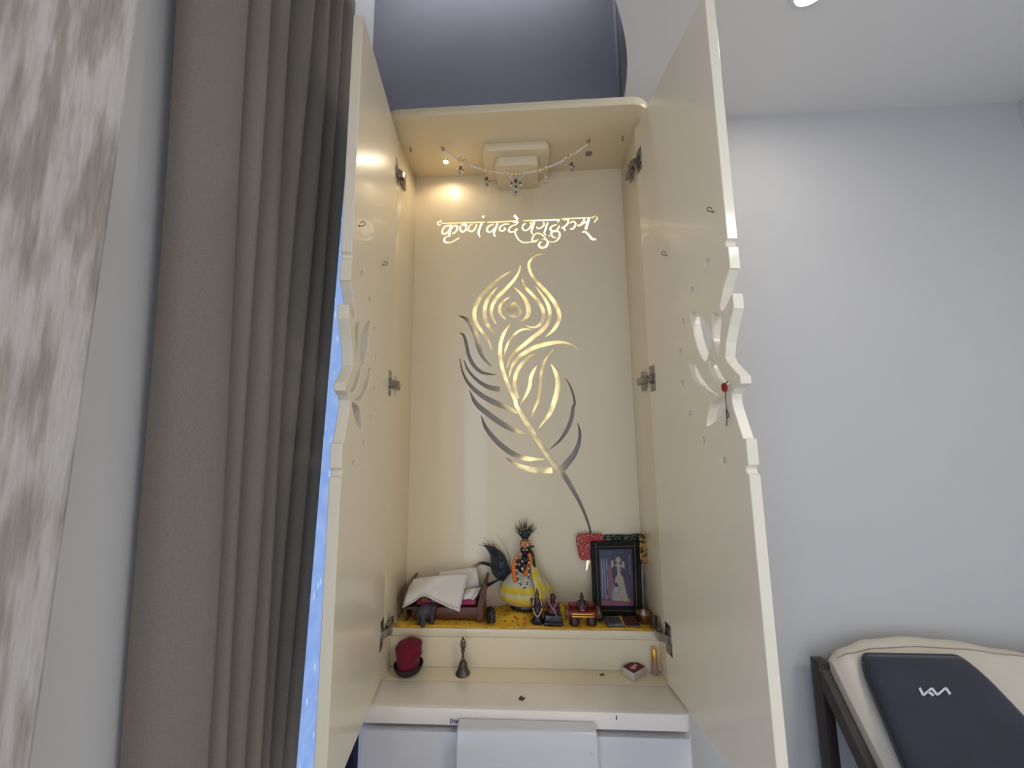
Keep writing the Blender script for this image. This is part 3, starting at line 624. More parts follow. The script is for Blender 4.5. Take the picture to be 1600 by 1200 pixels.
# ------------------------------------------------------------------ miniature bed
bed = thing('miniature_bed', (-.2, -.05, ZI), 'small dark wooden bed with curved ends on the yellow cloth', 'bed')
def bp_(*P, Y): return [at(x, y, Y) for x, y in P]
MB().box(-.268, -.108, -.082, -.074, ZI+.006, ZI+.032, .002).build('side_rail', wood, bed)
MB().box(-.268, -.108, -.016, -.009, ZI+.006, ZI+.032, .002).build('side_rail', wood, bed)
MB().box(-.268, -.108, -.075, -.015, ZI+.012, ZI+.018).build('bed_base', wood, bed)
def leg_end(P, Wd, y0, name, m):
    mb = MB(); o = stroke([(a.x*1000, a.z*1000) for a in P], Wd, 5); mb.prism([Vector((x/1000, y0, z/1000)) for x, z in o], (0, .074, 0)); return mb.build(name, m, bed, angle=50)
he = [Vector((-.282, 0, ZI+.0005)), Vector((-.285, 0, ZI+.025)), Vector((-.291, 0, ZI+.05)), Vector((-.286, 0, ZI+.072)), Vector((-.277, 0, ZI+.085))]
leg_end(he, (5, 8, 10, 9, 5), -.084, 'headboard', wood2)
fe = [Vector((-.100, 0, ZI+.0005)), Vector((-.102, 0, ZI+.03)), Vector((-.096, 0, ZI+.06)), Vector((-.090, 0, ZI+.088))]
leg_end(fe, (14, 13, 11, 7), -.084, 'footboard', wood)
MB().box(-.283, -.235, -.0835, -.080, ZI+.026, ZI+.0325, .001).build('grey_inlay', slate, bed)

cu = MB().box(-.26, -.112, -.078, -.018, ZI+.033, ZI+.047, .006, seg=3).build('mattress', magenta, None, org=(-.18, -.05, ZI+.034), sub=1)
tag(cu, 'magenta satin mattress lying in the miniature bed', 'mattress')
ms = thing('bolster', (-.17, -.08, ZI+.052), 'maroon satin coverlet with pale piping folded on the magenta mattress', 'coverlet')
MB().box(-.218, -.150, -.0835, -.022, ZI+.0475, ZI+.053, .0025, seg=3).build('cover', maroon_c, ms)
MB().tube(spline([(-.216, -.0842, ZI+.052), (-.216, -.0846, ZI+.047), (-.20, -.0848, ZI+.045), (-.17, -.0848, ZI+.044), (-.152, -.0846, ZI+.047)], 4), .0011, 6).build('piping', pale_t, ms)
gp = MB().ball((-.238, -.062, ZI+.047), (.018, .018, .011), 16, 10).build('gold_pillow', gold_c, None, org=(-.238, -.066, ZI+.044))
tag(gp, 'small gold brocade pillow tucked under the front white cloth', 'pillow')
bk = MB().box(-.275, -.242, -.074, -.020, ZI+.0335, ZI+.055, .008, seg=3).build('black_pillow', black_c, None, org=(-.26, -.05, ZI+.034))
tag(bk, 'black pillow at the curved head end of the miniature bed', 'pillow')

def sheet(name, top, bot, Yt, Yb, label, rows_=14, cols=30, bulge=.008, group=None, edge=True):
    T = spline([(x, y, 0) for x, y in top], 12); B = spline([(x, y, 0) for x, y in bot], 12); R = []
    def samp(L, t): k = t*(len(L)-1); i = min(int(k), len(L)-2); return L[i].lerp(L[i+1], k-i)
    for i in range(rows_+1):
        u = i/rows_; r = []
        for j in range(cols+1):
            v = j/cols; p = samp(T, v).lerp(samp(B, v), u)
            Y = Yt+(Yb-Yt)*u-bulge*math.sin(math.pi*u)*(.7+.3*math.sin(7*v+2*u))+.0018*math.sin(9*v+5*u)
            r.append(at(p.x, p.y, Y))
        R.append(r)
    c = sum((p for r in R for p in r), Vector())/((rows_+1)*(cols+1)); lo = min(p.z for r in R for p in r)
    t = thing(name, (c.x, c.y, lo), label, 'cloth', group)
    MB().grid(R).build('cotton', white_cloth, t, angle=180, solid=.0022)
    if edge:
        k = [R[rows_-1][j]+Vector((0, -.0016, 0)) for j in range(1, cols)]
        MB().tube(k, .0006, 5).build('stitching', stitch, t, angle=180)
        MB().tube([R[i][cols-1]+Vector((0, -.0016, 0)) for i in range(1, rows_)], .0006, 5).build('stitching', stitch, t, angle=180)
        MB().tube([R[i][1]+Vector((0, -.0016, 0)) for i in range(1, rows_)], .0006, 5).build('stitching', stitch, t, angle=180)
        rim = [R[rows_][j] for j in range(cols+1)]
        MB().tube(rim, .0014, 6).build('rolled_hem', white_cloth, t, angle=180)
    return t
sheet('white_cloth', [(640, 906), (670, 901), (700, 898), (731, 896.5)], [(629, 949), (645, 941), (661, 931), (678, 937), (700, 948), (718, 955)], -.052, -.093, 'white stitched cotton cloth draped over the front of the miniature bed', group=None)
sheet('white_cloth', [(686, 893), (715, 890), (744, 885.5)], [(690, 925), (715, 922), (749, 917)], -.014, -.036, 'white folded cloth standing behind the front white cloth', bulge=.003, edge=False)
sheet('white_cloth', [(727, 921), (740, 919), (752, 917.5)], [(723, 936), (736, 939), (744, 932)], -.050, -.072, 'small white cloth flap beside the dark footboard of the bed', bulge=.004, edge=False)

# ------------------------------------------------------------------ elephants
def elephant(name, loc, sc, rz, m, label):
    mb = MB(); Mx = Matrix.Translation(loc) @ Matrix.Rotation(rz, 4, 'Z') @ Matrix.Scale(sc, 4)
    a = MB()
    a.ball((0, 0, .60), (.46, .34, .34), 20, 14)
    a.ball((.50, 0, .68), (.24, .23, .26), 16, 12)
    for sx in (-.26, .27):
        for sy in (-.19, .19): a.tube([(sx, sy, .62), (sx, sy, .30), (sx, sy, .08), (sx, sy, 0)], [.15, .125, .12, .14], 12)
    a.tube(spline([(.62, 0, .70), (.78, 0, .52), (.80, 0, .30), (.86, 0, .16), (.95, 0, .20)], 5), [.14-.09*i/20 for i in range(21)], 10)
    for sy in (-1, 1):
        a.ball((.38, sy*.25, .66), (.14, .05, .22), 12, 8)
        a.tube([(.62, sy*.11, .58), (.76, sy*.14, .50), (.84, sy*.14, .54)], [.035, .028, .012], 8)
    a.tube(spline([(-.43, 0, .68), (-.50, 0, .52), (-.47, 0, .34)], 4), [.03]*9, 8)
    mb.add([Mx @ v for v in a.v], a.f)
    o = mb.build(name, m, None, org=loc, remesh=.0016); return tag(o, label, 'elephant figurine')
elephant('elephant_figurine', (-.231, -.0935, ZI), .046, math.radians(48), slate, 'grey stone elephant figurine in front of the miniature bed')
elephant('elephant_figurine', (-.077, -.075, ZI), .034, math.radians(-75), black_st, 'small glossy black elephant figurine right of the bed footboard')

# ------------------------------------------------------------------ dressed idol
IX, IY = .008, -.036; LIFT = .012
idol = thing('deity_idol', (IX, IY, ZI+LIFT), 'black deity figurine in a yellow skirt with orange garland and feather crown', 'figurine')
zi = lambda py: at(800, py, IY).z
XP = lambda px, py, y=IY: at(px, py, y)
MB().lathe([(.0, 0), (.036, 0), (.040, .004), (.038, .012), (.026, .018), (0, .018)], (IX, IY, ZI+LIFT), 28, rad=None, cap=False).squash(IY, .55).build('pedestal', idol_m, idol)
# skirt in its own local frame (z from the hem up)
hz = ZI+LIFT+.014
prof = [(r_, z_*.90) for r_, z_ in [(.046, 0), (.060, .010), (.0665, .022), (.0655, .034), (.060, .047), (.052, .059), (.043, .070), (.033, .079), (.023, .086), (.0165, .091)]]
pts = spline([(r, z, 0) for r, z in prof], 3)
sk = MB().lathe([(p.x, p.y) for p in pts], (IX, IY, hz), 96, rad=lambda a, t: 1+(.016*math.sin(30*a+2*math.sin(3*a))+.010*math.sin(13*a+1))*(1-.5*t), cap=False).squash(IY, .56)
so = sk.build('skirt', skirt_m, None, org=(IX, IY, hz), angle=180, solid=.0008); so.parent = idol; so.location = Vector((0, 0, hz-ZI-LIFT))
# body: torso, head, both arms bent to the right as if playing a flute
bd = MB(); zb = hz+.068
bd.tube(spline([(IX, IY, zb-.02), (IX-.001, IY, zb), (IX-.002, IY-.001, zb+.020), (IX-.002, IY-.001, zb+.036), (IX-.001, IY-.001, zb+.046)], 4), [.016, .0155, .015, .0148, .0152, .016, .0168, .0172, .017, .0165, .015, .012, .009, .008, .0075, .0072, .007], 14)
bd.ball((IX, IY-.003, zb+.060), (.0122, .0125, .0150), 16, 12)
bd.ball((IX, IY-.0155, zb+.0585), (.0018, .0022, .003), 8, 6)                       # nose
for sx in (-1, 1):
    bd.ball((IX+sx*.0115, IY-.002, zb+.059), (.0018, .003, .004), 8, 6)             # ears
    bd.tube(spline([(IX+sx*.016, IY, zb+.036), (IX+sx*.024, IY-.006, zb+.018), (IX+sx*.016+.006, IY-.020, zb+.030), (IX+.014+sx*.008, IY-.022, zb+.042)], 5), [.0055-.0022*i/15 for i in range(16)], 8)
bd.ball((IX+.007, IY-.0225, zb+.044), (.004, .0035, .0035), 8, 6); bd.ball((IX+.021, IY-.0225, zb+.043), (.004, .0035, .0035), 8, 6)
bd.build('body', idol_m, idol, remesh=.0013)
MB().tube(spline([XP(833.5, 873), XP(831, 864), XP(827.5, 858), XP(829, 854.5), XP(834, 854)], 5), [.0045]*10+[.0045, .004, .0036, .0034, .003, .003, .003, .003, .003, .003, .003], 8).build('raised_arm', idol_m, idol)
eyes = MB()
for sx in (-1, 1): eyes.ball((IX+sx*.0045, IY-.0145, zb+.062), (.0022, .0012, .0014), 8, 6)
eyes.build('eye', pearl, idol); MB().ball((IX, IY-.0148, zb+.0665), (.0016, .001, .0032), 8, 6).build('forehead_mark', pink_t, idol)
MB().ball((IX, IY-.0150, zb+.053), (.0026, .0012, .0010), 8, 6).build('mouth', pink_t, idol)
# crown with a feather fan
cz = zb+.068
MB().lathe([(.0125, 0), (.0135, .004), (.013, .009), (.0115, .013)], (IX, IY-.002, cz), 24, rad=lambda a, t: 1+.10*t*math.sin(8*a), cap=True).build('crown', crown_m, idol)
for k in range(5):
    a = math.radians(-160+35*k); MB().ball((IX+.0132*math.cos(a), IY-.002+.0132*math.sin(a), cz+.006), .0017, 8, 6).build('crown_stud', pearl if k % 2 else gem_red, idol)
fz = cz+.012
ff = MB()
for k in range(110):
    a = math.radians(random.uniform(42, 138)); ln = random.uniform(.034, .058)*(1-.25*abs(a-math.pi/2)); y_ = IY+.004+random.uniform(-.003, .003); r0 = random.uniform(.004, .010)
    c_ = math.cos(a); s_ = math.sin(a)
    P = spline([(IX+c_*r0, y_, fz+s_*r0*.6), (IX+c_*ln*.55, y_, fz+s_*ln*.6), (IX+c_*ln*1.0+random.uniform(-.003, .003), y_+.003, fz+s_*ln*.98)], 4)
    ff.tube(P, [.0007-.0005*i/8 for i in range(9)], 4, cap=False)
ffo = ff.build('crown_feather', feather_m, idol, angle=180, kind='stuff')
fe_ = MB().ball((IX, IY-.001, fz+.016), (.0085, .0016, .0095), 16, 10).build('feather_ring', feather_ring, idol)
MB().ball((IX, IY-.0026, fz+.0155), (.0062, .0012, .0072), 16, 10).build('feather_eye', feather_eye, idol)
for dx, dz in ((-.011, .020), (.0105, .022), (-.001, .031), (0, .004)): MB().ball((IX+dx, IY-.003, fz+dz), .0014, 8, 6).build('crown_stud', pearl, idol)
# orange garland: two hanging falls; bead necklace below
def ropey(P, r, name, m, lumps=0):
    C = spline(P, 7); mb = MB().tube(C, [r*(1+.18*math.sin(i*1.9)) for i in range(len(C))], 8); return mb.build(name, m, idol, angle=180)
gy = IY-.021
ropey([XP(808, 868, gy+.008), XP(804, 878, gy+.002), XP(803, 891, gy-.006), XP(804, 902, gy-.014), XP(806, 909, gy-.020)], .0052, 'orange_garland', orange)
ropey([XP(827, 866, gy+.010), XP(827.5, 878, gy+.002), XP(824.5, 890, gy-.004), XP(821, 899, gy-.010)], .0052, 'orange_garland', orange)
nk = MB(); nd = MB()
NP = along(spline([XP(807, 872, gy-.004), XP(806.5, 889, gy-.012), XP(809, 904, gy-.026), XP(814, 914, gy-.034), XP(819.5, 919, gy-.037), XP(823.5, 913, gy-.034), XP(825.5, 903, gy-.026), XP(826.5, 889, gy-.014), XP(827, 875, gy-.006)], 30), .0042)
for i, p in enumerate(NP): (nk if i % 3 else nd).ball(p, .0020, 8, 6)
nk.build('necklace_beads', maroon_i, idol, kind='stuff'); nd.build('necklace_pearls', pearl, idol, kind='stuff')
for px, py, m_, r_ in ((811, 882, pink_t, .0035), (816, 888.5, pearl, .0028), (818, 892, pink_t, .003), (816, 877, pearl, .002), (815, 866, pink_t, .002)): MB().ball(XP(px, py, gy-.001), (r_, .0022, r_*1.2), 8, 6).build('chest_ornament', m_, idol)
MB().tube([XP(819.5, 919, gy-.036), XP(818.5, 926, gy-.040)], .0013, 6).build('necklace_drop', pale_t, idol)
# shawl from the shoulder down the right side
Lf = [XP(828, 869, IY-.012), XP(829, 886, IY-.020), XP(832, 903, IY-.036), XP(836, 920, IY-.044), XP(838, 938, IY-.046), XP(838, 950, IY-.040)]
Rr = [XP(833, 870, IY-.006), XP(839, 886, IY-.010), XP(846, 901, IY-.016), XP(853, 916, IY-.018), XP(857, 931, IY-.014), XP(850, 947, IY-.016)]
Lf = spline(Lf, 4); Rr = spline(Rr, 4)
MB().grid([[a.lerp(b, t)+Vector((0, -.006*math.sin(math.pi*t)+.0015*math.sin(14*t), 0)) for t in [k/10 for k in range(11)]] for a, b in zip(Lf, Rr)]).build('shawl', shawl_m, idol, angle=180, solid=.001)

# ------------------------------------------------------------------ large peacock feather behind the bed and idol
pf = thing('peacock_feather', at(800, 925, -.020), 'large dark peacock feather leaning between the bed and the idol', 'feather')
q_ = spline([at(806, 925, -.020), at(801, 908, -.020), at(791, 894, -.020), at(783, 882, -.020), at(774, 868, -.020)], 8)
MB().tube(q_, [.0016-.0012*i/(len(q_)-1) for i in range(len(q_))], 6).build('quill', feather_m, pf)
van = MB()
outl = [(757, 852), (764, 853), (772, 855), (781, 860), (788, 867), (792.5, 877), (794, 888), (797, 889), (799, 897), (794, 905), (784, 908), (775, 903), (768, 893), (767, 880), (766, 868), (762, 860)]
P = [at(x, y, -.019+.004*math.sin((x+y)*.05)) for x, y in smooth_poly(outl, 3)]
van.prism(P, (0, -.0010, 0)); van.build('vane', feather_m, pf, angle=30)
bb = MB()
def barb(P, r, y):
    C = spline([at(a, b, y) for a, b in P], 5); bb.tube(C, [r*(1-.85*i/(len(C)-1)) for i in range(len(C))], 4, cap=False)
for k in range(16):
    t = k/15; y = -.020+random.uniform(-.004, .004)
    barb([(782-4*t, 890+8*t), (765-6*t, 880+8*t), (752-5*t+random.uniform(-3, 3), 878+9*t), (738-0*t+random.uniform(-2, 6), 882+16*t+random.uniform(-2, 2))] if t < .5 else
         [(786, 899+3*t), (772, 905+6*t), (760, 903+16*t), (750+random.uniform(-2, 7), 896+34*t+random.uniform(-3, 3))], .0013, y)
for k in range(14):
    t = k/13; barb([(773+6*t, 872-3*t), (767+8*t, 860-2*t), (757+14*t+random.uniform(-3, 3), 853+random.uniform(-2, 2)), (748+24*t+random.uniform(-3, 3), 852-5*math.sin(3*t)+random.uniform(-2, 3))], .0011, -.020+random.uniform(-.003, .003))
for k in range(6): barb([(790, 900), (796, 882-2*k), (796-2*k, 866-3*k), (790-3*k, 845-2*k+random.uniform(-3, 3))], .0004, -.021)
bb.build('barbs', feather_m, pf, angle=180, kind='stuff')
MB().ball(at(783, 887, -.0215), (.0145, .0016, .0165), 18, 10).build('feather_ring', feather_ring, pf)
MB().ball(at(783, 885.5, -.0225), (.0105, .0016, .0125), 18, 10).build('feather_eye', feather_eye, pf)

# ------------------------------------------------------------------ small idols, throne, ball
X1 = Vector((.036, -.078, ZI))
i1 = thing('standing_idol', X1, 'tiny dark standing idol with a pale thread garland before the yellow skirt', 'figurine')
MB().lathe([(0, 0), (.0155, 0), (.016, .004), (.011, .008), (.0085, .016), (.010, .021), (0, .022)], X1, 20, cap=False).build('pedestal', black_st, i1)
fb = MB()
fb.tube([X1+Vector((0, 0, z)) for z in (.016, .026, .036, .046, .052, .055)], [.0075, .0085, .0075, .0095, .006, .0038], 12)
fb.ball(X1+Vector((0, -.001, .060)), (.0055, .0055, .0065), 12, 8); fb.tube([X1+Vector((0, 0, z)) for z in (.063, .070, .077)], [.0055, .0038, .0008], 10)
for sx in (-1, 1): fb.tube(spline([X1+Vector((sx*.009, 0, .050)), X1+Vector((sx*.013, -.002, .040)), X1+Vector((sx*.008, -.008, .036))], 3), .0024, 6)
fb.ball(X1+Vector((-.014, .001, .050)), (.003, .002, .005), 8, 6)
fb.build('body', maroon_i, i1, remesh=.0011); MB().ball(X1+Vector((0, -.0068, .060)), (.0014, .0012, .0016), 8, 6).ball(X1+Vector((-.0022, -.0058, .0625)), .0007, 6, 5).ball(X1+Vector((.0022, -.0058, .0625)), .0007, 6, 5).build('face', pale_t, i1)
MB().tube(spline([X1+Vector((x, -.011+.006*(abs(x) > .006), z)) for x, z in ((-.008, .052), (-.0105, .040), (-.0085, .026), (0, .017), (.0085, .026), (.0105, .040), (.008, .052))], 4), .0016, 6).build('thread_garland', pale_t, i1)
X2 = Vector((.073, -.080, ZI))
i2 = thing('seated_idol', X2, 'tiny dark seated idol with a pink thread garland on a chunky base', 'figurine')
MB().box(X2.x-.021, X2.x+.021, X2.y-.014, X2.y+.014, ZI, ZI+.022, .004).box(X2.x-.023, X2.x+.023, X2.y-.016, X2.y+.016, ZI, ZI+.006, .002).build('base', black_st, i2)
sb = MB()
sb.ball(X2+Vector((0, -.002, .028)), (.017, .012, .009), 14, 10)
sb.tube([X2+Vector((0, 0, z)) for z in (.024, .034, .044, .049)], [.011, .0115, .010, .005], 12); sb.ball(X2+Vector((0, -.001, .057)), (.0075, .0075, .009), 12, 10)
for sx in (-1, 1): sb.tube(spline([X2+Vector((sx*.011, 0, .045)), X2+Vector((sx*.015, -.003, .035)), X2+Vector((sx*.008, -.011, .031))], 4), .0032, 8)
sb.build('body', maroon_i, i2, remesh=.0012)
MB().tube(spline([X2+Vector(q) for q in ((-.007, -.006, .062), (-.009, -.010, .050), (-.003, -.014, .040), (.003, -.015, .032), (.008, -.017, .022))], 4), .0015, 6).tube(spline([X2+Vector(q) for q in ((.008, -.006, .062), (.009, -.010, .050), (.004, -.014, .042), (0, -.015, .036))], 4), .0015, 6).build('thread_garland', pink_t, i2)
X3 = Vector((.141, -.080, ZI))
th = thing('idol_throne', X3, 'small red seated throne with gold edge carrying a maroon idol, left of the picture frame', 'figurine')
MB().box(X3.x-.032, X3.x+.034, X3.y-.012, X3.y+.014, ZI+.016, ZI+.030, .003).build('seat', red_seat, th)
MB().box(X3.x-.030, X3.x+.032, X3.y+.010, X3.y+.016, ZI+.028, ZI+.042, .003).build('backrest', red_seat, th)
for dx in (-.036, .038): MB().tube([X3+Vector((dx-.004, -.004, .027)), X3+Vector((dx+.004, -.004, .027))], .0135, 14).build('arm_roll', wood2, th)
for dz in (.020, .0255): MB().box(X3.x-.024, X3.x+.026, X3.y-.0145, X3.y-.011, ZI+dz-.0014, ZI+dz+.0014, .0006).build('gold_edge', gold, th)
for dx in (-.018, .022): MB().lathe([(.0115, 0), (.0125, .004), (.011, .010), (.0095, .017)], X3+Vector((dx, -.004, 0)), 16).build('foot', maroon_i, th)
tb = MB(); c0 = X3+Vector((.001, -.002, .030))
tb.ball(c0+Vector((0, 0, .006)), (.013, .009, .006), 12, 8); tb.tube([c0+Vector((0, 0, z)) for z in (.004, .012, .020, .024)], [.009, .0085, .008, .004], 12)
tb.ball(c0+Vector((0, -.001, .028)), (.005, .005, .006), 10, 8); tb.tube([c0+Vector((0, 0, z)) for z in (.030, .036, .041)], [.005, .003, .0006], 10)
for sx in (-1, 1): tb.tube(spline([c0+Vector((sx*.008, 0, .021)), c0+Vector((sx*.0125, -.003, .013)), c0+Vector((sx*.006, -.008, .010))], 3), .0026, 8)
tb.build('idol', maroon_i, th, remesh=.0012); MB().ball(c0+Vector((0, -.010, .004)), (.006, .003, .002), 8, 6).build('offering', pink_t, th)
o = MB().lathe([(0, 0), (.007, 0), (.0105, .005), (.011, .010), (.008, .016), (.003, .018), (.002, .021), (0, .021)], (.186, -.064, ZI), 18, cap=False).build('round_pot', black_st, None, org=(.186, -.064, ZI))
tag(o, 'small round black pot between the throne and the picture frame', 'pot')

# ------------------------------------------------------------------ framed picture and the cloths behind it
A, B_ = at(927.5, 957.5, -.040), at(1003.5, 958, -.040); T0, T1 = at(922.5, 846.5, -.022), at(1000, 845, -.022)
A.z = B_.z = ZI+.001
pic = thing('framed_picture', (A+B_)/2, 'black framed devotional picture with gold lines leaning against the cabinet back', 'picture frame')
def onpic(u, v, d=0.):
    p = A.lerp(B_, u).lerp(T0.lerp(T1, u), v); n = (B_-A).cross(T0-A).normalized(); return p+n*d*(1 if n.y < 0 else -1)
def quadp(u0, u1, v0, v1, d0, d1, name, m, parent, b=0):
    mb = MB(); mb.prism([onpic(u0, v0, d0), onpic(u1, v0, d0), onpic(u1, v1, d0), onpic(u0, v1, d0)], onpic(0, 0, d1)-onpic(0, 0, d0)); o = mb.build(name, m, parent, smooth=False); 
    if b: q = o.modifiers.new('b', 'BEVEL'); q.width = b; q.segments = 2
    return o
quadp(.0, 1, 0, 1, -.010, .0, 'mount', frame_b, pic)
for a in ((0, 1, 0, .055), (0, 1, .945, 1), (0, .085, .055, .945), (.915, 1, .055, .945)): quadp(*a, 0, .004, 'frame_bar', frame_b, pic, .001)
for a in ((.075, .925, .062, .067), (.075, .925, .932, .937), (.095, .104, .02, .98), (.880, .889, .02, .98)): quadp(*a, .0, .0046, 'gold_line', gold_line, pic)
pu0, pu1, pv0, pv1 = .165, .83, .125, .885
def pm_(name, c): return mat(name, c, .35, coat=.3)
PM = [pm_('print_navy', (.012, .012, .045)), pm_('print_purple', (.035, .012, .05)), pm_('print_magenta', (.20, .035, .075)), pm_('print_cream', (.34, .27, .18)), pm_('print_black', (.008, .007, .02)), pm_('print_pink', (.16, .06, .09)), pm_('print_pale', (.20, .20, .26)), pm_('print_skin', (.36, .27, .26)), pm_('print_blue', (.022, .026, .075))]
PM[0].node_tree.nodes['Principled BSDF']
pr = MB(); lay = [0]
def shape(mi, pts, k):
    pr.mi = mi; d = .0003+.00012*k
    P = [onpic(pu0+(pu1-pu0)*u, pv0+(pv1-pv0)*v, d) for u, v in pts]; pr.add(P, [list(range(len(P)))])
shape(0, [(0, 0), (1, 0), (1, 1), (0, 1)], 0)
shape(1, [(.55, .08), (1, .08), (1, .62), (.78, .58), (.6, .4)], 1)
shape(8, [(.02, .55), (.2, .6), (.45, .98), (.02, .98)], 1)
shape(2, [(0, 0), (1, 0), (1, .09), (.7, .10), (.4, .07), (0, .10)], 2)
for u in (.04, .12, .2): shape(6, [(u, .12+u), (u+.045, .10), (u+.05, .70-u), (u+.03, .86), (u, .78)], 2)
shape(5, [(.20, .12), (.42, .12), (.40, .55), (.36, .70), (.27, .72), (.20, .60), (.24, .4)], 3)
shape(3, [(.34, .09), (.86, .08), (.78, .25), (.70, .50), (.58, .60), (.48, .56), (.44, .36), (.36, .22)], 4)
shape(4, [(.38, .50), (.46, .48), (.54, .56), (.52, .70), (.44, .72), (.37, .62)], 5); shape(4, [(.62, .56), (.78, .50), (.76, .58), (.66, .68), (.60, .66)], 5)
shape(7, [(.48, .56), (.64, .54), (.66, .70), (.60, .77), (.50, .76), (.46, .68)], 5)
shape(3, [(.50, .74), (.62, .74), (.66, .82), (.58, .88), (.48, .82)], 6); shape(7, [(.44, .70), (.36, .66), (.34, .78), (.42, .82)], 6); shape(7, [(.66, .70), (.76, .64), (.76, .76), (.69, .80)], 6)
shape(4, [(.46, .735), (.54, .735), (.53, .765), (.47, .765)], 7); shape(4, [(.60, .735), (.68, .735), (.67, .765), (.61, .765)], 7)
shape(6, [(.34, .22), (.56, .20), (.62, .30), (.55, .38), (.40, .36)], 7); shape(7, [(.42, .23), (.53, .23), (.54, .33), (.43, .34)], 8); shape(4, [(.42, .33), (.55, .33), (.52, .40), (.45, .40)], 9)
for k in range(26): 
    u, v = random.random()*.94+.02, random.random()*.25+.70; shape(6, [(u, v), (u+.025, v+.004), (u+.02, v+.022)], 3)
for k in range(22):
    u, v = random.random()*.8+.1, random.random()*.12+.07; shape(random.choice((3, 5, 7)), [(u, v), (u+.05, v), (u+.03, v+.03)], 9)
for u in (.90, .93): shape(6, [(u, .55), (u+.008, .55), (u+.008, .92), (u, .92)], 3)
pr.build('print', PM, pic, smooth=False)
def drape(name, outline, Y, m, label, amp=.002, th=.006):
    P = [at(x, y, Y+amp*math.sin(x*.35+y*.2)) for x, y in smooth_poly(outline, 4)]
    lo = min(p.z for p in P); c = sum(P, Vector())/len(P); t = thing(name, (c.x, c.y, lo), label, 'cloth')
    o = MB().prism(P, (0, th, 0)).build('fabric', m, t, angle=30); q = o.modifiers.new('b', 'BEVEL'); q.width = .0018; q.segments = 2; return t
drape('printed_scarf', [(901, 838), (915, 834.5), (930, 834.5), (942, 836), (943, 846), (930, 852), (924, 858), (926, 872), (918, 876), (907, 874), (903, 860)], -.0175, red_print, 'red tie-dyed cloth hanging behind the left corner of the picture frame', th=.007)
bs = drape('printed_scarf', [(938, 838), (960, 836), (985, 836), (1001, 835), (1003, 848), (1004, 872), (1001, 884), (996, 872), (994, 852), (960, 851), (938, 849)], -.0085, black_print, 'black patterned cloth draped behind the top of the picture frame', th=.006)
P = [at(x, y, -.050) for x, y in smooth_poly([(1000, 835), (1008, 839), (1013, 850), (1013.5, 864), (1010, 879), (1003, 882), (1000, 866)], 4)]
MB().prism(P, (0, .006, 0)).build('gold_border', gold_trim, bs, angle=30)
s0, s1 = at(1006.5, 872, -.004), Vector((.301, -.030, ZI))
o = MB().tube([s0, s1], .0011, 6).build('incense_stick', bronze, None, org=s1); tag(o, 'thin dark incense stick leaning in the right corner behind the brass bowl', 'incense stick')

# ------------------------------------------------------------------ front right of the shelf
tn = thing('small_tin', (.215, -.084, ZI), 'flat grey tin lying on the yellow cloth below the picture frame', 'tin')
Mx = Matrix.Translation((.215, -.083, ZI+.005)) @ Matrix.Rotation(math.radians(8), 4, 'Z') @ Matrix.Rotation(math.radians(14), 4, 'X')
mb = MB(); mb.box(-.019, .019, -.015, .015, -.0035, .0035, .002, M=Mx); mb.build('body', tin_m, tn)
MB().box(-.014, .012, -.010, .010, .0034, .0042, .0004, M=Mx).build('lid_panel', slate, tn)
MB().box(.0185, .0215, -.015, .015, -.003, .004, .001, M=Mx).build('yellow_tab', yellow_hem, tn)
bkx = thing('small_book', (.255, -.076, ZI), 'small brown covered booklet lying beside the grey tin', 'book')
Mb = Matrix.Translation((.256, -.077, ZI+.003)) @ Matrix.Rotation(math.radians(-6), 4, 'Z') @ Matrix.Rotation(math.radians(8), 4, 'X')
MB().box(-.018, .018, -.0175, .0175, .001, .0022, .0004, M=Mb).build('cover', brown_book, bkx); MB().box(-.017, .017, -.0165, .0165, -.001, .001, 0, M=Mb).build('pages', pale_t, bkx)
bw = MB().lathe([(0, 0), (.009, 0), (.014, .005), (.0185, .013), (.0195, .021), (.0198, .022), (.0185, .022), (.0175, .014), (.012, .006), (0, .003)], (.2875, -.072, ZI), 28, cap=False).build('brass_bowl', brass, None, org=(.2875, -.072, ZI))
tag(bw, 'small antique brass bowl at the right end of the yellow cloth', 'bowl')

# ------------------------------------------------------------------ on the lower floor of the cabinet
rb = thing('clay_bowl', (-.259, -.127, ZL), 'blackened shallow clay bowl at the left end of the lower cabinet floor', 'bowl')
MB().lathe([(0, 0), (.018, 0), (.027, .006), (.0325, .016), (.033, .020), (.0305, .020), (.026, .009), (0, .005)], (-.259, -.127, ZL), 28, cap=False).build('bowl', bowl_black, rb)
rc = MB(); c0 = Vector((-.259, -.127, ZL+.0065))
rc.tube(spline([c0+Vector(q) for q in ((0, 0, 0), (0, 0, .012), (-.002, 0, .040), (-.002, 0, .064), (0, 0, .080))], 4), [.021, .0225, .024, .0255, .027, .0275, .0275, .0275, .028, .0285, .029, .029, .029, .0285, .0275, .024, .012], 24)
rc.ball(c0+Vector((.003, -.003, .078)), (.031, .027, .014), 20, 12); rc.ball(c0+Vector((.022, -.008, .060)), (.014, .018, .026), 16, 12); rc.ball(c0+Vector((-.014, -.010, .068)), (.018, .016, .010), 16, 10)
for p in rc.v: p.z = c0.z+(p.z-c0.z)*.70; p.x = c0.x+(p.x-c0.x)*.9
for p in rc.v: p += Vector((.0012*math.sin(p.z*420+p.x*160), 0, .0012*math.sin(p.x*260)))
ro = rc.build('red_bundle', red_knit, None, org=c0, remesh=.0024); tag(ro, 'crimson cloth bundle stuffed upright in the blackened bowl', 'cloth')
BX = Vector((-.1345, -.126, ZL))
bl = thing('hand_bell', BX, 'dull bronze hand bell with ornate handle standing on the lower cabinet floor', 'bell')
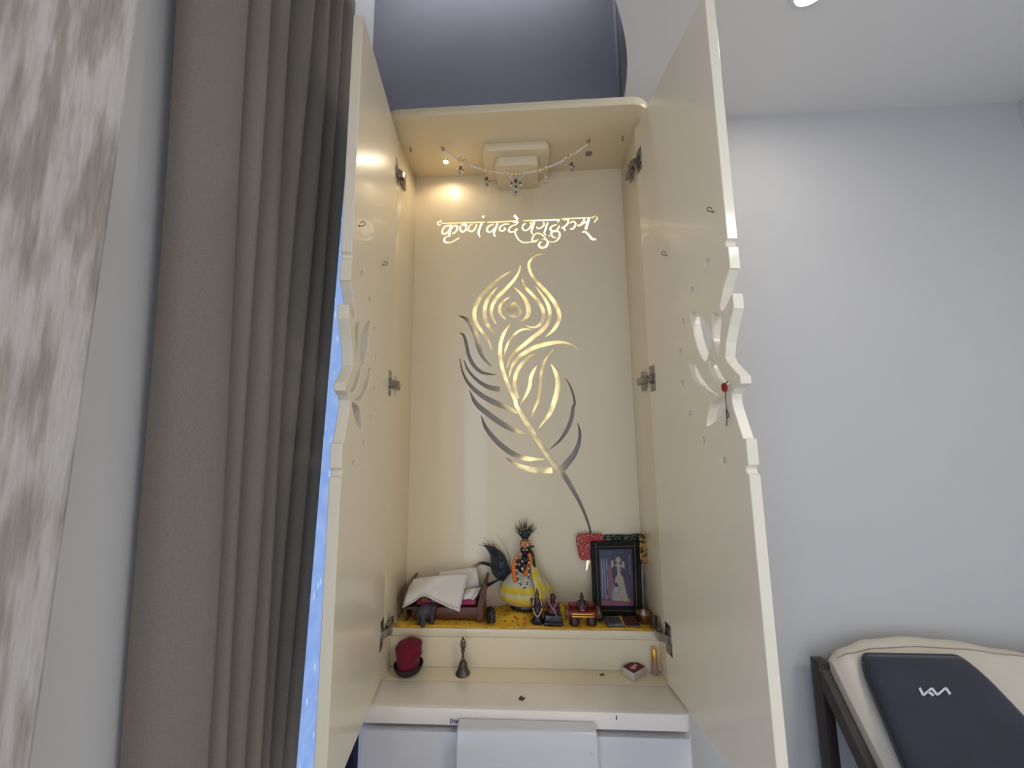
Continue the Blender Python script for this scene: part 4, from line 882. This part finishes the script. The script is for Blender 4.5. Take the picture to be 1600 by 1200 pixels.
MB().lathe([(.0205, 0), (.0215, .002), (.019, .006), (.0155, .012), (.0130, .020), (.0115, .028), (.0095, .033), (.0045, .036), (.004, .039)], BX, 28).build('bell_cup', bronze, bl)
MB().lathe([(.0042, .036), (.0056, .040), (.0036, .044), (.0034, .056), (.005, .060), (.0062, .064), (.0042, .068)], BX, 16).build('handle', bronze, bl)
fh = MB()
for sx in (-1, 1): fh.tube(spline([BX+Vector((0, 0, .066)), BX+Vector((sx*.0058, 0, .074)), BX+Vector((sx*.0062, 0, .084)), BX+Vector((sx*.003, 0, .093)), BX+Vector((0, 0, .098))], 4), .0022, 8)
fh.ball(BX+Vector((0, -.001, .080)), (.0034, .003, .010), 10, 8); fh.ball(BX+Vector((0, 0, .099)), .0028, 8, 6); fh.build('finial', bronze, bl)
for o_ in bl.children: o_.scale = (.77, .77, .755)
mt = thing('matchbox', (.249, -.117, ZL), 'small matchbox with a dark maroon label and pale sides near the right door', 'matchbox')
Mm = Matrix.Translation((.2485, -.117, ZL)) @ Matrix.Rotation(math.radians(38), 4, 'Z')
MB().box(-.0205, .0205, -.0155, .0155, .0002, .0165, .0006, M=Mm).build('sleeve', card, mt)
MB().box(-.020, .020, -.015, .015, .0164, .0170, 0, M=Mm).build('label', label_m, mt, smooth=False)
lp = MB(); lp.add([Mm @ Vector((x, y, .0173)) for x, y in ((-.010, -.006), (-.004, -.008), (.002, -.003), (.010, -.002), (.012, .004), (.004, .004), (-.003, .003), (-.008, .004), (-.012, 0))], [list(range(9))]); lp.build('label_motif', label_p, mt, smooth=False)
MB().box(-.0198, .0198, -.01585, -.0153, .002, .0148, 0, M=Mm).build('striking_side', pale_t, mt, smooth=False)
bt = thing('perfume_bottle', (.2955, -.113, ZL), 'tiny perfume bottle with gold cap and pinkish liquid in the right corner', 'bottle')
MB().lathe([(0, 0), (.0065, 0), (.0072, .002), (.0072, .024), (.0066, .027), (.0045, .029), (0, .029)], (.2955, -.113, ZL), 20, cap=False).build('vial', amber, bt)
MB().lathe([(0, .028), (.0062, .028), (.0064, .030), (.0060, .050), (.0052, .0525), (0, .053)], (.2955, -.113, ZL), 20, cap=False).build('cap', gold_cap, bt)
def crumb(loc, sc, label):
    mb = MB(); random.seed(int(loc[0]*1000)+5)
    for k in range(7): mb.ball(Vector(loc)+Vector((random.uniform(-1, 1)*.006*sc, random.uniform(-1, 1)*.004*sc, .0012*sc)), (random.uniform(.002, .0045)*sc, random.uniform(.002, .004)*sc, .0012*sc), 8, 6)
    o = mb.build('dried_petal', crumb_m, None, org=loc); tag(o, label, 'petal', 'dried petals on the cabinet floor')
crumb((.176, -.119, ZL), .75, 'small dried petal left of the matchbox'); crumb((.003, -.203, ZL), 1.0, 'dried crumpled petal on the ledge above the drawer pull')

# ------------------------------------------------------------------ unseen light bar added to brighten the cove wall
cl = thing('cove_fill', (-.09, -.11, ZT), 'unseen white light bar added on the cove ceiling to brighten the grey wall', 'ceiling light')
MB().box(-.43, .25, -.145, -.075, ZT-.016, ZT, .003).build('housing', white_pl, cl)
MB().box(-.42, .24, -.135, -.085, ZT-.024, ZT-.0165, .002).build('diffuser', mat('cove_fill_glow', (1, 1, 1), .5, emit=(.90, .92, 1), estr=13), cl)

# ------------------------------------------------------------------ curtain
cp_ = [(-.462, -.594), (-.448, -.595), (-.434, -.590), (-.421, -.576), (-.4125, -.556), (-.410, -.540), (-.412, -.530), (-.424, -.520), (-.436, -.513), (-.425, -.507), (-.413, -.497), (-.412, -.487), (-.428, -.478), (-.445, -.470),
       (-.432, -.462), (-.414, -.450), (-.409, -.438), (-.414, -.428), (-.436, -.420), (-.448, -.412), (-.428, -.402), (-.411, -.391), (-.411, -.380), (-.432, -.371), (-.446, -.364), (-.428, -.353), (-.411, -.343), (-.410, -.333), (-.432, -.324), (-.448, -.316), (-.428, -.305), (-.412, -.293), (-.412, -.282), (-.432, -.273), (-.446, -.266), (-.430, -.256), (-.416, -.243), (-.413, -.230), (-.414, -.221)]
cpl = spline([(max(-.466, -.410+(a+.410)*.98) if a < -.41 else a, b, 0) for a, b in cp_], 5); R = []; NZ = 60
for i in range(NZ+1):
    z = FLOOR+.015+(1.168-FLOOR-.015)*i/NZ; r = []
    for j, p in enumerate(cpl):
        t = j/(len(cpl)-1); k = (z-.14)
        y = p.y-.058*k*(1-t)**1.5+.006*math.sin(2.1*z+9*t)*t*(1-t)-.05*max(0, .8-z)*t**1.5; x = p.x+(.006*math.sin(1.7*z+7*t)+.004*math.sin(4.1*z+17*t))*(1-t**4)
        r.append(Vector((max(x, -.468), y, z)))
    R.append(r)
cu = thing('curtain', (-.43, -.43, FLOOR), 'long grey-brown woven curtain gathered in folds beside the window', 'curtain')
MB().grid(R).build('drape', curtain_m, cu, angle=180, solid=.0025)

# ------------------------------------------------------------------ lounge chair with pillow
XC = .700
ch = thing('lounge_chair', (.95, -.25, FLOOR), 'reclined lounge chair with cream padding and espresso wooden frame against the wall', 'chair')
tdir = Vector((0, -.651, -.759)); nrm = Vector((0, -.759, .651)); A0 = Vector((0, -.040, -.512))
def rp(x, along_, out): return Vector((x, 0, 0))+A0+tdir*along_+nrm*out
def rail(x0, x1):
    mb = MB(); P = [rp(x0, -.005, -.006), rp(x0, .62, -.006), rp(x0, .62, -.036), rp(x0, -.005, -.036)]
    mb.prism(P, (x1-x0, 0, 0)); o = mb.build('side_rail', chair_wood, ch, smooth=False); q = o.modifiers.new('b', 'BEVEL'); q.width = .003
for x in (XC, 1.32): rail(x, x+.024)
for x in (XC-.002, 1.322):
    MB().box(x, x+.026, -.038, -.008, FLOOR, -.503, .003).build('rear_post', chair_wood, ch)
    MB().box(x, x+.026, -.50, -.465, FLOOR, -.86, .003).build('front_post', chair_wood, ch)
    MB().box(x, x+.026, -.50, -.02, -.90, -.865, .003).build('stretcher', chair_wood, ch)
MB().box(XC, 1.345, -.036, -.012, -.9, -.865, .003).build('cross_rail', chair_wood, ch)
# padded back: profile across x follows the rolled top edge
rows = []; NXC = 48
def topz(x):    # how far the padding rises above the rail's end, by x
    P = [(.722, .020), (.76, .040), (.83, .060), (.92, .068), (1.02, .062), (1.12, .044), (1.20, .026), (1.30, .012), (1.345, .0)]
    for (a, b), (c, d_) in zip(P, P[1:]):
        if x <= c: t = max(0, (x-a)/(c-a)); t = t*t*(3-2*t); return b+(d_-b)*t
    return 0
prof = [(.60, -.002), (.60, .024), (.42, .034), (.25, .036), (.12, .035), (.05, .034), (.0, .036), (-.35, .036), (-.8, .028), (-1.0, .010), (-.9, -.008), (-.4, -.012)]
for i in range(NXC+1):
    x = .7245+(1.3195-.7245)*i/NXC; e = min(1, min(i, NXC-i)/3); e = math.sqrt(1-(1-e)**2) if e < 1 else 1; tz = topz(x); r = []
    for a, b in prof:
        al = a if a >= 0 else a*tz*(.75+.25*e)
        ou = b if b < 0 else b*(.35+.65*e)
        wr = .0012*math.sin(60*al+x*10) if i < 6 else 0
        r.append(rp(x, al, ou+wr))
    rows.append(r)
cm = MB().grid(rows); n0 = len(prof)
cm.add(rows[0], [list(range(n0))]); cm.add(rows[-1], [list(range(n0))])
bc = cm.build('back_cushion', leather, ch, angle=180, sub=1)
MB().tube([rp(.728+(1.316-.728)*i/60, -.55*topz(.728+(1.316-.728)*i/60)-.0, .0325) for i in range(61)], .0012, 6).build('seam', seam_m, bc)
MB().box(.726, 1.318, -.46, -.10, -.862, -.80, .02, seg=3).build('seat_cushion', leather, ch)
# dark pillow resting on the padding
pc = thing('velvet_pillow', rp(.90, .30, .038), 'dark navy velvet pillow with a silver logo resting on the cream lounge chair', 'pillow')
def pil(u, v, out):      # u across (-1..1), v down (0..1)
    a0, b0 = .766, 1.002; a1, b1 = .700, 1.075
    xl = a0+(a1-a0)*v; xr = b0+(b1-b0)*v; return rp((xl+xr)/2+(xr-xl)/2*u, -.018+.345*v, .0365+out+.018*v)
NU, NV = 28, 30; F1 = []; F2 = []
def se(u, v):     # plan rounding: squeeze the grid into a rounded rectangle
    return u, v
for j in range(NV+1):
    ra = []; rb_ = []
    for i in range(NU+1):
        u = -1+2*i/NU; v = j/NV
        # rounded plan corners
        r_ = .16; du = max(0, abs(u)-(1-r_*1.2)); dv = max(0, (r_-v), v-(1-r_))
        if du > 0 and dv > 0:
            k = max(du/(r_*1.2), dv/r_)/max(1e-6, math.hypot(du/(r_*1.2), dv/r_)); u2 = math.copysign((1-r_*1.2)+du*k, u); v2 = (r_-dv*k) if v < .5 else (1-r_+dv*k)
        else: u2, v2 = u, v
        ed = (1-abs(u)**6)*(1-abs(2*v-1)**8); h = .022*max(0, ed)**.45
        dent = .0012*math.sin(5*u+9*v)*ed
        ra.append(pil(u2, v2, .012+h+dent)); rb_.append(pil(u2, v2, .012-h*.5))
    F1.append(ra); F2.append(rb_)
vm = MB().grid(F1); vm.grid([r[::-1] for r in F2])
po = vm.build('pillow_body', velvet, pc, angle=180)
bm = bmesh.new(); bm.from_mesh(po.data); bmesh.ops.remove_doubles(bm, verts=bm.verts[:], dist=1e-5); bmesh.ops.recalc_face_normals(bm, faces=bm.faces[:]); bm.to_mesh(po.data); bm.free(); po.data.shade_smooth()
rim = [F1[0][i] for i in range(NU+1)]+[F1[j][NU] for j in range(1, NV+1)]+[F1[NV][i] for i in range(NU-1, -1, -1)]+[F1[j][0] for j in range(NV-1, -1, -1)]
MB().tube(rim, .0022, 6).build('piping', velvet, pc, angle=180)
# logo: three joined slanted letters embroidered on the face
def on_pillow(px, py):
    r = FW+RT*((px-800)/F)-UP*((py-600)/F)
    c = pil(0, .3, .0345); t = (c-CAM).dot(nrm)/r.dot(nrm); return CAM+r*t
LG = [[(1436, 1075), (1442, 1086.5)], [(1442, 1086.5), (1455, 1075.5)], [(1449, 1080), (1458, 1087)], [(1455, 1075.5), (1464, 1086)], [(1464, 1086), (1477, 1075)], [(1477, 1075), (1484, 1085)]]
for seg in LG:
    o_ = stroke(seg, (3.6, 3.6), 1); MB().prism([on_pillow(*p)+nrm*.0005 for p in o_], nrm*.0012).build('logo_stroke', logo_m, pc, smooth=False)

# ------------------------------------------------------------------ ceiling downlight by the right door
dl = atz(1270, -20, ZC)
d_ = thing('ceiling_downlight', (dl.x, dl.y, ZC-.004), 'small round recessed downlight glowing in the white ceiling', 'ceiling light')
MB().lathe([(.040, 0), (.040, -.003), (.034, -.005), (.032, -.001)], (dl.x, dl.y, ZC), 32, cap=False).build('rim', white_pl, d_)
MB().lathe([(.033, -.0018), (.0001, -.003)], (dl.x, dl.y, ZC), 32).build('lens', lamp_m, d_)
area('downlight', (dl.x, dl.y, ZC-.008), .06, 1.2, (1, .96, .9))
for o in bpy.data.objects:
    if '_o' in o: del o['_o']
